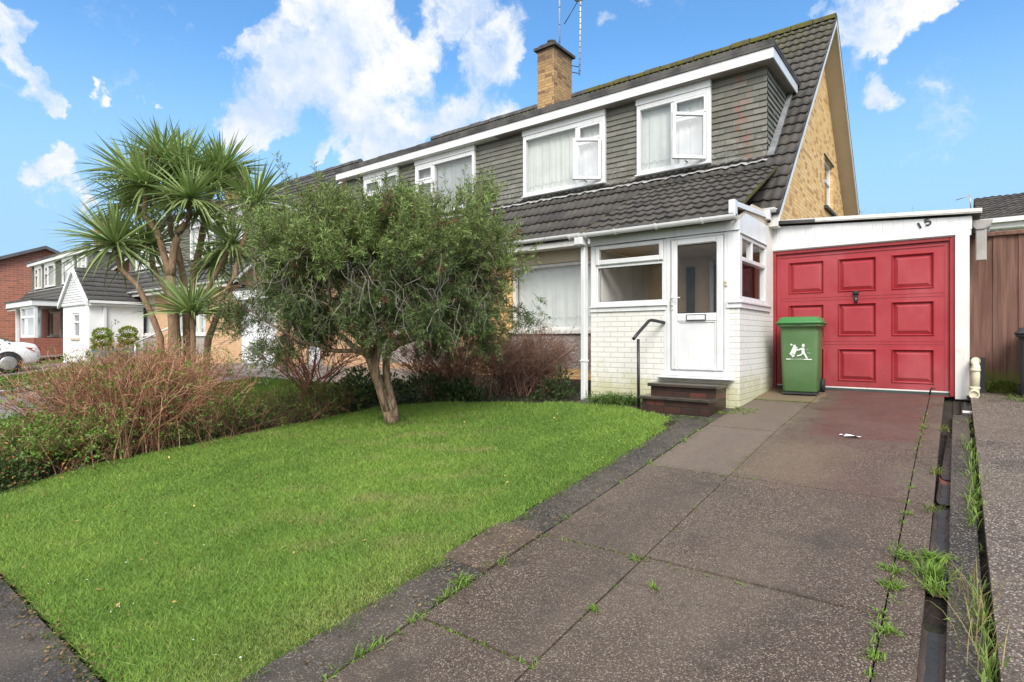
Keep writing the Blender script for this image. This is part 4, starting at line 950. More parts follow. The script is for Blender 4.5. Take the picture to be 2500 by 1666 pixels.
# driveway of slabs with open joints
m = MB()
cols = [(-2.22, -1.504, [.62, 2.08, 3.22, 4.88, 6.45, 8.25, 9.33]), (-1.494, -.281, [.62, 1.9, 3.25, 4.88, 9.33]), (-.273, -.128, [.62, 2.35, 3.15, 3.95, 9.28])]
for x0, x1, yy in cols:
    for a, b in zip(yy, yy[1:]): strip(m, x0, x1, a + .009, b - .009, R.uniform(-.002, .004), .2, .06)
struct('driveway', m, drive_m, base=(-1.2, 5, .5))
m = MB(); strip(m, -2.56, -2.235, .62, 2.62, .0, .2, .05); strip(m, -2.56, -2.235, 3.24, 6.55, .002, .2, .05); strip(m, -4.4, -2.23, 6.56, 7.55, -.012, .2, .04)
struct('edging_path', m, path_m, base=(-2.4, 4, .4))
m = MB(); strip(m, -2.60, -2.235, 2.63, 3.23, .008, .2, .05); struct('edging_slab', m, path2_m, base=(-2.4, 3, .3))
m = MB(); strip(m, -.036, .10, .62, 8.05, -.006, .2, .05); struct('concrete_strip', m, path_m, base=(.05, 4, .4))
m = MB()
for a, b in ((.62, 2.9), (2.91, 4.6), (4.61, 6.6), (6.61, 9.5)): strip(m, .135, 4.5, a, b, .045, .2, .12)
m.box(.135, 4.5, 9.5, 9.9, .8, gf(9.5) + .045); struct('neighbour_driveway', m, rdrive_m, base=(2, 5, .5))
m = MB(); strip(m, -60, 60, -1.6, .93, -.004, .3, .0); struct('pavement', m, asph_m, base=(0, 0, 0))
m = MB(); strip(m, -60, 60, -12, -1.72, -.12, 1.0); struct('road', m, asph_m, base=(0, -6, -.2))
m = MB(); strip(m, -60, 60, -1.72, -1.6, .0, .12, .2); struct('kerb', m, path_m, base=(0, -1.6, 0))
# left neighbours' hard standings
m = MB(); strip(m, -17.8, -13.3, .95, 6.9, -.02, .3); strip(m, -18.6, -16.2, 6.9, 9.4, -.02, .3); struct('neighbour_drive', m, pave_m, base=(-15, 5, .5))
m = MB(); strip(m, -16.2, -8.75, 7.15, 9.4, .01, .3, .12); struct('neighbour_terrace', m, pave_m, base=(-12, 8, .8))
m = MB(); strip(m, -48, -33.5, 7.0, 9.4, .0, .4); strip(m, -27.6, -23.8, .95, 9.4, .0, .3); struct('distant_drive', m, pave_m, base=(-30, 6, .6))
# lawn outline
LAWN = [(-2.57, .95), (-2.56, 2.0), (-2.58, 2.62), (-2.64, 2.95), (-2.60, 3.3), (-2.57, 4.2), (-2.52, 5.0), (-2.60, 6.0), (-2.72, 6.45), (-3.0, 6.75), (-3.35, 6.98), (-3.85, 7.12), (-4.4, 7.02), (-5.2, 6.72), (-5.9, 6.48), (-6.4, 6.25), (-6.85, 5.95), (-7.1, 5.6), (-7.16, 5.0), (-7.42, 4.04), (-7.62, 3.1), (-7.78, 2.3), (-7.6, 1.62), (-7.34, 1.32), (-7.3, .95)]
def inpoly(x, y, poly):
    r = np.zeros(len(x), bool); n = len(poly)
    for i in range(n):
        x1, y1 = poly[i]; x2, y2 = poly[(i + 1) % n]
        c = ((y1 > y) != (y2 > y)) & (x < (x2 - x1) * (y - y1) / (y2 - y1 + 1e-12) + x1); r ^= c
    return r
def polysheet(poly, dz, cell=.25):
    mb = MB(); bmx = bpy.data  # simple clip of a grid by rows
    ys = np.arange(min(p[1] for p in poly), max(p[1] for p in poly) + 1e-6, cell)
    n = len(poly)
    def xs_at(y):
        h = []
        for i in range(n):
            (x1, y1), (x2, y2) = poly[i], poly[(i + 1) % n]
            if (y1 > y) != (y2 > y): h.append(x1 + (x2 - x1) * (y - y1) / (y2 - y1))
        return sorted(h)
    rows = []
    for y in ys:
        h = xs_at(min(max(y, ys[0] + 1e-4), max(p[1] for p in poly) - 1e-3))
        if len(h) >= 2: rows.append((float(y), h[0], h[-1]))
    for (a, l0, r0), (b, l1, r1) in zip(rows, rows[1:]): mb.face([(l0, a, gf(a) + dz), (r0, a, gf(a) + dz), (r1, b, gf(b) + dz), (l1, b, gf(b) + dz)])
    return mb
struct('lawn', polysheet(LAWN, -.005), turf_m, base=(-5, 4, .4))
m = MB(); strip(m, -9.5, -7.0, .96, 7.1, -.03, .2); strip(m, -9.5, -4.4, 5.4, 9.44, -.035, .2); strip(m, -7.0, -6.2, 5.2, 5.4, -.032, .2); struct('flower_bed', m, soil_m, base=(-8, 5, .5))
m = MB(); strip(m, -2.9, -.128, .62, 9.4, -.026, .2); strip(m, -.128, -.036, .62, 9.4, -.062, .2); strip(m, -.036, .14, .62, 9.4, -.05, .2); struct('soil', m, soil_m, base=(-1, 4, .3))

# grass on the lawn: countless blades
def lawn_grass():
    fb = FB(); N = 1000000
    # more blades close to the viewer
    x = rnd(N, -7.8, -2.5); y = rnd(N, .95, 7.15); d = -x * math.sin(YAW) + y * math.cos(YAW)
    wob = .03 * np.sin(y * 9.1) + .02 * np.sin(y * 23 + 1) ; wob2 = .035 * np.sin(x * 7.3) + .025 * np.sin(x * 19)
    keep = inpoly(x + wob + R.normal(size=N) * .04, y + wob2 + R.normal(size=N) * .04, LAWN) & (rnd(N) < np.clip((3.9 / d) ** 1.25, .22, 1.0)); x, y, d = x[keep], y[keep], d[keep]; N = len(x)
    def nz(s, seed):
        rr = np.random.default_rng(seed); v = 0
        for k in range(7):
            a = rr.uniform(0, 6.28); f = s * rr.uniform(.6, 1.8); v = v + np.sin(f * (x * math.cos(a) + y * math.sin(a)) + rr.uniform(0, 6.28))
        return v / 3.0
    patch = np.clip(.5 + .35 * nz(2.2, 3) + .25 * nz(7.0, 4), 0, 1); dry = np.clip(nz(1.5, 8) * .6 + nz(9, 9) * .5 - .35, 0, 1)
    edge = np.clip(1 - (-2.57 - x) / .5, 0, 1) * np.clip((3.4 - y) / 1.2, 0, 1)
    dry = np.clip(dry + edge * rnd(N, .2, 1.0), 0, 1)
    h = rnd(N, .011, .027) * (1 + .5 * patch) * (1 - .35 * edge); h[rnd(N) < .03] *= 1.8
    z = g(y) - .008; base = np.stack([x, y, z], 1)
    lean = R.normal(size=(N, 2)) * .75; tip = base + np.stack([lean[:, 0] * h, lean[:, 1] * h, h], 1)
    w = .0024 + .0009 * d
    a = rnd(N, 0, 6.28); side = np.stack([np.cos(a), np.sin(a), np.zeros(N)], 1)
    g1 = np.array([.165, .28, .052]); g2 = np.array([.29, .415, .082]); g3 = np.array([.38, .32, .15]); g4 = np.array([.107, .195, .04])
    t = np.clip(patch[:, None] * .7 + rnd((N, 1)) * .5, 0, 1); col = g4 * (1 - t) + g2 * t; col = col * .6 + g1 * .4
    dd = (dry * rnd(N, .2, .9))[:, None]; col = col * (1 - dd) + g3 * dd; col *= 1.17 * (1 + R.normal(size=(N, 1)) * .26) * (1 + R.normal(size=(N, 3)) * np.array([.10, .03, .12]))
    fb.blades(base, tip, w, side, np.clip(col, .01, .6))
    o = fb.build('grass', grassm, None, base=(-5, 4, .4), smooth=False); tag(o, kind='stuff')
lawn_grass()

def lawn_scatter():
    fb = FB(); N = 260; x = rnd(N, -7.4, -2.6); y = rnd(N, 1.0, 6.8); k = inpoly(x, y, LAWN); x, y = x[k], y[k]; n = len(x)
    p = np.stack([x, y, g(y) + rnd(n, .010, .022)], 1); d = sph(n); d[:, 2] *= .2
    c = vcol(n, (.30, .20, .06), (.45, .34, .12), .2); w = rnd(n) < .5; c[w] = (.62, .62, .56)
    s = np.where(w, rnd(n, .010, .016), rnd(n, .018, .045)); fb.leaves(p, d, np.tile([0, 0, 1.], (n, 1)) + R.normal(size=(n, 3)) * .3, s, s * .6, c)
    # litter along the pavement edge and the beds
    N = 900; x = rnd(N, -6.5, -2.4); y = .90 + R.normal(size=N) * .07; x2 = -2.42 + R.normal(size=300) * .13; y2 = rnd(300, .8, 6.6); x = np.concatenate([x, x2]); y = np.concatenate([y, y2]); n = len(x)
    p = np.stack([x, y, g(y) + rnd(n, .004, .012)], 1); d = sph(n); d[:, 2] *= .15; s = rnd(n, .008, .032); fb.leaves(p, d, np.tile([0, 0, 1.], (n, 1)) + R.normal(size=(n, 3)) * .3, s, s * .55, vcol(n, (.05, .035, .02), (.24, .16, .07), .3))
    tag(fb.build('fallen_leaves', twigm, None, base=(-5, 4, .4)), kind='stuff')
lawn_scatter()
# ------------------------------------------------------------------ plants
def poly_paths(start, end, K=5, sag=0.0, wob=.05, bend=None):
    N = len(start); t = np.linspace(0, 1, K)[None, :, None]
    p = start[:, None] * (1 - t) + end[:, None] * t
    L = np.linalg.norm(end - start, axis=1)[:, None, None]
    p = p + np.array([0, 0, 1.])[None, None] * (sag * L * 4 * t * (1 - t))
    p[:, 1:] += R.normal(size=(N, K - 1, 3)) * wob * L
    return p
CAMR = np.array([math.cos(YAW), math.sin(YAW), 0]); CAMF = np.array([-math.sin(YAW), math.cos(YAW), 0])

def bottlebrush():
    B0 = Vector((-5.95, 5.06, gf(5.06) - .05)); T = thing('bottlebrush_tree', 'round topped evergreen tree with a leaning forked trunk on the lawn', 'tree', (B0.x, B0.y, gf(5.06)))
    b = np.array(B0)
    def at(r, u, f=0.0): return b + CAMR * r + np.array([0, 0, 1.0]) * u + CAMF * f
    m = MB()
    m.tube([at(.02, 0), at(-.06, .25, .0), at(-.17, .55, .02), at(-.27, .82, .02), at(-.33, .98, 0)], [.10, .078, .066, .060, .05], 14)
    m.tube([at(.05, .0, .02), at(-.01, .3, .05), at(-.09, .62, .08), at(-.10, .9, .1), at(-.02, 1.25, .15)], [.075, .060, .055, .052, .045], 12)
    m.tube([at(-.05, .22, -.04), at(-.15, .5, -.07), at(-.20, .8, -.08), at(-.14, 1.1, -.1)], [.05, .05, .046, .04], 10)
    limbs = []
    for (r0, u0, f0), (r1, u1, f1), ra in [((a_[0] - .10, a_[1], a_[2]), b_, c_ * .85) for a_, b_, c_ in (((-.16, .85, 0), (-1.15, 1.75, .1), .055), ((-.22, .95, 0), (-.75, 2.2, -.5), .05), ((-.02, 1.0, .1), (.75, 1.75, .4), .055), ((.03, 1.25, .13), (.35, 2.6, .2), .05),
                                           ((-.08, 1.1, -.09), (.25, 1.9, -.8), .045), ((-.2, .95, 0), (-1.45, 1.35, -.4), .04), ((.0, 1.1, .1), (1.3, 1.6, -.2), .05), ((-.1, 1.0, 0), (-.35, 2.7, .5), .045), ((-.15, .9, .05), (-.7, 1.7, 1.0), .045), ((.02, 1.1, .1), (.6, 1.9, 1.1), .045), ((-.12, 1.0, -.05), (-.5, 1.6, -1.0), .04))]:
        a, c = at(r0, u0, f0), at(r1, u1, f1); mid = (a + c) / 2 + np.array([0, 0, .12]) * 0 + CAMR * R.normal() * .06 - np.array([0, 0, .14])
        q = [a * (1 - t) ** 2 + 2 * mid * t * (1 - t) + c * t * t + R.normal(size=3) * .02 for t in np.linspace(0, 1, 7)]
        m.tube(q, list(np.linspace(ra, ra * .4, 7)), 8); limbs.append(q)
    m.build('trunk', barkA, T)
    LP = np.array([p for q in limbs for p in q[2:]])
    C = at(-.16, 1.98); ax = np.array([1.58, 1.22, .86])  # right, forward, up
    # clumps over the shell and through the outer volume
    nC = 235; k_ = np.arange(nC) + .5; zz_ = 1 - 2 * k_ / nC; aa_ = k_ * 2.399963; dirs = unit(np.stack([np.sqrt(1 - zz_ ** 2) * np.cos(aa_), np.sqrt(1 - zz_ ** 2) * np.sin(aa_), zz_], 1) + R.normal(size=(nC, 3)) * .10); dirs = dirs[dirs[:, 2] > -.8]; nC = len(dirs)
    rr = rnd(nC, .62, 1.06); rr[rnd(nC) < .28] *= .62
    boxy = 1 + .30 * (np.abs(dirs[:, 0:1]) * np.abs(dirs[:, 2:3])) * 2
    loc = dirs * rr[:, None] * boxy; 
    P = C + loc[:, 0:1] * ax[0] * CAMR + loc[:, 1:2] * ax[1] * CAMF + loc[:, 2:3] * ax[2] * np.array([0, 0, 1.])
    fb = FB(); tw = FB()
    # small limbs: clump to nearest limb point
    near = LP[np.argmin(((P[:, None] - LP[None]) ** 2).sum(2) + 0.15 * rnd((nC, len(LP))), axis=1)]
    tw.tubes(poly_paths(near, P, 6, .0, .035), np.linspace(1, .35, 6)[None] * rnd((nC, 1), .010, .020), vcol(nC, (.10, .075, .055), (.17, .14, .11)), 4)
    # sprays
    per = 26; N = nC * per; ci = np.repeat(np.arange(nC), per)
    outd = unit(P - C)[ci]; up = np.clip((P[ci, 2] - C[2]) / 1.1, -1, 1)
    tipdir = unit(outd * .75 + R.normal(size=(N, 3)) * .55 + np.array([0, 0, 1.])[None] * np.where(up > -.1, .55 + .5 * up, -.75)[:, None])
    ln = rnd(N, .18, .42) * (1 + .6 * (rnd(N) < .12) * (up > .35))
    st = P[ci] + R.normal(size=(N, 3)) * np.array([.125, .125, .09]); en = st + tipdir * ln[:, None]
    K = 5; path = poly_paths(st, en, K, -.06, .03)
    tw.tubes(path, np.linspace(1, .4, K)[None] * rnd((N, 1), .0028, .0048), vcol(N, (.085, .06, .04), (.16, .13, .085)), 3)
    Lf = 34; M = N * Lf; si = np.repeat(np.arange(N), Lf); t = rnd(M, .22, 1.03); tt = np.clip(t, 0, .999) * (K - 1); k0 = tt.astype(int); fr = (tt - k0)[:, None]
    p0 = path[si, k0] * (1 - fr) + path[si, np.minimum(k0 + 1, K - 1)] * fr; ax_ = unit(path[si, -1] - path[si, 0])
    perp = unit(np.cross(ax_, sph(M))); d = unit(ax_ * rnd((M, 1), .35, 1.1) + perp)
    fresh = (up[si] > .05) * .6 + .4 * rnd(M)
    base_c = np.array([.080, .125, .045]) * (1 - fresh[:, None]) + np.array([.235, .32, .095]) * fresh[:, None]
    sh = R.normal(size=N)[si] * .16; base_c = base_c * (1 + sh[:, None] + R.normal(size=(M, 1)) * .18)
    redt = (R.uniform(size=N) < .035)[si]; base_c[redt] = np.array([.20, .085, .05])
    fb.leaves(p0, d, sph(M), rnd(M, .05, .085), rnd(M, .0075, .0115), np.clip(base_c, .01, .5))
    # upright shoots standing out of the top
    N2 = 190; st = C + (rnd((N2, 1), -1.7, 1.6)) * CAMR + rnd((N2, 1), -1.0, 1.0) * CAMF; rel = ((st - C) @ CAMR) / ax[0]; relf = ((st - C) @ CAMF) / ax[1]
    st[:, 2] = C[2] + ax[2] * np.sqrt(np.clip(1 - rel ** 2 - relf ** 2, .05, 1)) * .98
    en = st + unit(R.normal(size=(N2, 3)) * .33 + (st - C) * np.array([.35, .35, 0]) + np.array([0, 0, 1.])) * rnd((N2, 1), .16, .46)
    path = poly_paths(st, en, K, 0, .025); tw.tubes(path, np.linspace(1, .4, K)[None] * rnd((N2, 1), .004, .006), vcol(N2, (.07, .055, .035), (.13, .11, .07)), 3)
    Lf = 34; M = N2 * Lf; si = np.repeat(np.arange(N2), Lf); tt = rnd(M, .1, .999) * (K - 1); k0 = tt.astype(int); fr = (tt - k0)[:, None]
    p0 = path[si, k0] * (1 - fr) + path[si, k0 + 1] * fr; ax_ = unit(path[si, -1] - path[si, 0]); d = unit(ax_ * rnd((M, 1), .8, 1.6) + unit(np.cross(ax_, sph(M))))
    fb.leaves(p0, d, sph(M), rnd(M, .035, .062), rnd(M, .006, .009), vcol(M, (.10, .13, .04), (.20, .24, .075)))
    # grey bare hanging twigs low inside
    N3 = 260; st = C + rnd((N3, 1), -1.2, 1.5) * CAMR + rnd((N3, 1), -1.5, .4) * CAMF + np.array([0, 0, 1.]) * rnd((N3, 1), -.6, .2)
    en = st + np.stack([R.normal(size=N3) * .18, R.normal(size=N3) * .18, -rnd(N3, .2, .6)], 1)
    tw.tubes(poly_paths(st, en, 6, .0, .05), np.linspace(1, .5, 6)[None] * rnd((N3, 1), .003, .0055), vcol(N3, (.17, .15, .13), (.30, .28, .24)), 3)
    cr = fb.build('crown', leafm, T); t2 = tw.build('branches', twigm, T)
bottlebrush()

def cordyline():
    b = np.array(on_ray(452, 930, 10.6)); b[2] = gf(b[1]) - .05
    T = thing('cordyline_palm', 'tall multi stemmed palm with spiky green leaf heads above the brown hedge', 'palm', tuple(b))
    sx = lambda x: x / 2.45; q = lambda x, y, dz=0.0: np.array(on_ray(sx(x), 320 + y / 2.45, 10.6 + dz))
    base = lambda x, dz=0.0: np.array([*on_ray(sx(x), 900, 10.6 + dz)[:2], 0.0]) + np.array([0, 0, gf(b[1]) - .03])
    trunks = [([base(1040), q(1045, 1250), q(1030, 1000), q(1018, 870)], [.14, .125, .10, .10]), ([q(1018, 880), q(970, 700), q(940, 600), q(862, 505), q(880, 340)], [.075, .07, .065, .05, .05]),
              ([q(1022, 870), q(1042, 700), q(1070, 610), q(1128, 530), q(1140, 410)], [.085, .075, .07, .055, .05]), ([base(985, .2), q(960, 1240, .1), q(900, 1080), q(820, 920, -.1), q(722, 825, -.1), q(695, 690, -.1)], [.07, .065, .06, .055, .05, .045]),
              ([base(1120, .3), q(1120, 1240, .3), q(1100, 900, .35), q(1062, 700, .4), q(1020, 600, .45), q(1000, 350, .5)], [.09, .085, .07, .06, .055, .05]),
              ([base(1140, .5), q(1150, 1000, .5), q(1160, 850, .5), q(1200, 680, .5), q(1228, 500, .5), q(1270, 330, .5)], [.09, .08, .075, .07, .06, .05]),
              ([base(1215, .1), q(1245, 1250, .1), q(1330, 1020, .1), q(1400, 870, .15), q(1445, 700, .2), q(1530, 430, .2)], [.075, .07, .06, .055, .05, .05]),
              ([q(1170, 1100, .4), q(1245, 950, .35), q(1320, 800, .3), q(1380, 690, .3)], [.05, .05, .045, .04]), ([base(1160, -.3), q(1155, 1240, -.3), q(1150, 1120, -.3)], [.05, .05, .045]),
              ([q(1000, 980, .2), q(940, 860, .3), q(900, 760, .4)], [.045, .045, .04])]
    for pts, rr in trunks:
        m = MB(); pp = []
        for a, c in zip(pts, pts[1:]):
            for t in (0, .34, .67): pp.append(a * (1 - t) + c * t)
        pp.append(pts[-1]); r2 = list(np.interp(np.linspace(0, 1, len(pp)), np.linspace(0, 1, len(rr)), rr)); r2 = [r * .86 * (1 + .05 * math.sin(i * 2.7)) for i, r in enumerate(r2)]
        m.tube(pp, r2, 12); m.build('trunk', barkP, T)
    heads = [((880, 335), -.15, 1.0, 110, .1), ((1140, 405), -.35, .82, 105, .1), ((1085, 250), .35, 1.0, 110, .35), ((1270, 320), .5, 1.0, 105, .3), ((690, 680), -.2, .98, 105, .05), ((895, 690), .35, .8, 80, 0), ((1530, 430), .25, .92, 95, .25), ((1385, 680), .3, .78, 80, 0), ((1010, 400), .55, .9, 90, .2), ((1270, 800), .6, .6, 55, 0), ((1150, 1095), -.35, .88, 75, .55), ((780, 260), .4, .85, 70, .3), ((970, 170), .35, .85, 75, .4), ((1330, 250), .5, .85, 75, .35), ((1210, 470), .6, .75, 60, .1), ((790, 440), .5, .8, 60, .1)]
    for hi, ((x, y), dz, ln, n, upb) in enumerate(heads):
        c = q(x, y, dz); fb = FB(); N = int(n * 1.75); K = 7
        lat = np.arccos(1 - rnd(N, 0, 1.5 - upb)); az = np.arange(N) * 2.39996 + rnd(N, -.2, .2)
        d0 = np.stack([np.sin(lat) * np.cos(az), np.sin(lat) * np.sin(az), np.cos(lat)], 1)
        L = 1.12 * ln * rnd(N, .78, 1.04) * np.where(lat < .35, .85, 1.0); droop = rnd(N, .03, .2) + .42 * np.clip(lat - 1.0, 0, 1) * rnd(N, .3, 1.2)
        t = np.linspace(0, 1, K)
        st = c + d0 * .03
        path = st[:, None] + d0[:, None] * (L[:, None] * t)[..., None] - np.array([0, 0, 1.]) * (droop[:, None] * L[:, None] * t ** 2.3)[..., None]
        side = unit(np.cross(d0, np.array([0, 0, 1.]) + R.normal(size=(N, 3)) * .35)); wd = rnd((N, 1), .031, .047) * np.array([.55, .85, 1.0, .95, .75, .42, .03])[None]
        col = vcol(N, (.19, .285, .085), (.37, .46, .19), .12); old = lat > 1.45; col[old] = col[old] * .7 + np.array([.05, .055, .02])
        # folded leaf: two half ribbons meeting at a keel
        nn = unit(np.cross(side, d0)); keel = path - nn[:, None] * (wd * .22)[..., None]
        for sg in (-1, 1):
            e = path + side[:, None] * (sg * wd * .5)[..., None]; v = np.stack([keel, e], 2).reshape(N, K * 2, 3); a = np.arange(N)[:, None] * K * 2 + np.arange(K - 1)[None] * 2
            fb.add(v, q=np.stack([a, a + 1, a + 3, a + 2], -1), c=np.repeat(col, K * 2, 0))
        fb.build('leaf_head', palm_m, T)
    # spent brown flower stalks
    for (x, y, dz, n, s, ca, cb) in ((870, 190, -.1, 90, .22, (.10, .05, .035), (.19, .10, .07)), (1020, 520, .1, 80, .22, (.30, .26, .22), (.42, .38, .34)), (740, 560, .1, 60, .25, (.2, .16, .13), (.32, .28, .24)), (880, 240, -.1, 25, .2, (.17, .08, .05), (.25, .13, .08))):
        tw = FB(); c = q(x, y, dz); st = c + R.normal(size=(n, 3)) * s * .45; en = st + unit(R.normal(size=(n, 3)) + np.array([0, 0, .3])) * rnd((n, 1), .5, 1) * s
        tw.tubes(poly_paths(st, en, 4, -.1, .08), np.full((n, 4), .0045), vcol(n, ca, cb), 3)
        tw.build('flower_stalk', twigm, T)
cordyline()

def twiggy(T, name, base, n, height, spread, c1, c2, r0=.006, side=5, lean=(0, 0), footprint=(.2, .2), leafn=0, leafc=((.06, .12, .02), (.14, .24, .04)), leafs=.03, wob=.045, tip=.3, low=.35, upk=1.0, K=7, sublen=.4):
    tw = FB(); lf = FB(); N = n
    st = np.array(base)[None] + np.stack([R.normal(size=N) * footprint[0], R.normal(size=N) * footprint[1], np.zeros(N)], 1); st[:, 2] = g(st[:, 1]) - .03
    a = rnd(N, 0, 6.283); s = np.sqrt(rnd(N)) * spread
    h = height * rnd(N, low, 1.0) * (1 - .25 * (s / spread) ** 2)
    en = st + np.stack([np.cos(a) * s + lean[0] * h, np.sin(a) * s + lean[1] * h, h * upk], 1)
    t = np.linspace(0, 1, K)
    path = st[:, None] + (en - st)[:, None] * np.stack([t ** 1.25, t ** 1.25, t ** .85], 1)[None]; path[:, 1:] += np.cumsum(R.normal(size=(N, K - 1, 3)) * wob * h[:, None, None] * .35, axis=1)
    col = vcol(N, c1, c2, .2)
    tw.tubes(path, np.linspace(1, tip, K)[None] * rnd((N, 1), .6, 1.25) * r0, col, 4 if r0 > .01 else 3)
    M = N * side; pi = np.repeat(np.arange(N), side); tt = rnd(M, .3, .99) * (K - 1); k0 = tt.astype(int); fr = (tt - k0)[:, None]
    p0 = path[pi, k0] * (1 - fr) + path[pi, k0 + 1] * fr; dirv = unit(path[pi, k0 + 1] - path[pi, k0]); d = unit(dirv + sph(M) * .95 + np.array([0, 0, .15])); L = height * sublen * rnd(M, .25, 1.0)
    p2 = poly_paths(p0, p0 + d * L[:, None], 5, .03, .05); tw.tubes(p2, np.linspace(1, tip, 5)[None] * rnd((M, 1), .35, .65) * r0, col[pi], 3)
    m3 = M * 2; qi = np.repeat(np.arange(M), 2); tt = rnd(m3, .2, .99) * 4; k0 = tt.astype(int); fr = (tt - k0)[:, None]; p0 = p2[qi, k0] * (1 - fr) + p2[qi, k0 + 1] * fr
    d = unit(unit(p2[qi, -1] - p2[qi, 0]) + sph(m3) * .9); L = height * sublen * .5 * rnd(m3, .25, 1.0)
    p3 = poly_paths(p0, p0 + d * L[:, None], 4, .0, .05); tw.tubes(p3, np.linspace(1, .5, 4)[None] * np.full((m3, 1), r0 * .3), col[pi[qi]], 3)
    tw.build(name, twigm, T)
    if leafn:
        e = p3[rnd(m3) < .98]; k = R.integers(0, len(e), leafn); c = e[k, -1] + R.normal(size=(leafn, 3)) * .012
        Q = 6; cc = np.repeat(c, Q, 0) + R.normal(size=(leafn * Q, 3)) * leafs * .5; d = unit(sph(leafn * Q) + np.array([0, 0, .7]))
        lf.leaves(cc, d, sph(leafn * Q), rnd(leafn * Q, .7, 1.3) * leafs, rnd(leafn * Q, .35, .5) * leafs, np.repeat(vcol(leafn, *leafc), Q, 0) * (1 + R.normal(size=(leafn * Q, 1)) * .15))
        lf.build('leaves', leafm, T)

def leafy_mound(T, name, pts, n, size, c1, c2, leaf=.04, mat=None, wid=.5):
    fb = FB()
    for (x, y, rx, ry, rz) in pts:
        N = n; d = sph(N); d[:, 2] = np.abs(d[:, 2]); rr = rnd((N, 1), .45, 1.0) ** .6
        p = np.array([x, y, gf(y)]) + d * rr * np.array([rx, ry, rz]) + R.normal(size=(N, 3)) * .03
        fb.leaves(p, unit(d + sph(N) * .9), sph(N), rnd(N, .6, 1.3) * leaf, rnd(N, .8, 1.2) * leaf * wid, vcol(N, c1, c2, .22))
    return fb.build(name, mat or leafm, T)

def berries(T, pts, n):
    m = MB()
    for i in range(n):
        x, y, rx, ry, rz = pts[i % len(pts)]; d = sph(1)[0]; d[2] = abs(d[2]); c = np.array([x, y, gf(y)]) + d * np.array([rx, ry, rz]) * R.uniform(.85, 1.03); r = R.uniform(.006, .011)
        m.lathe([(r * .3, -r), (r, -r * .3), (r, r * .3), (r * .3, r)], c, 6)
    o = m.build('berries', plain('orange berry', (.42, .07, .03), (.50, .14, .05), 30, .35, .5), T); o['kind'] = 'stuff'

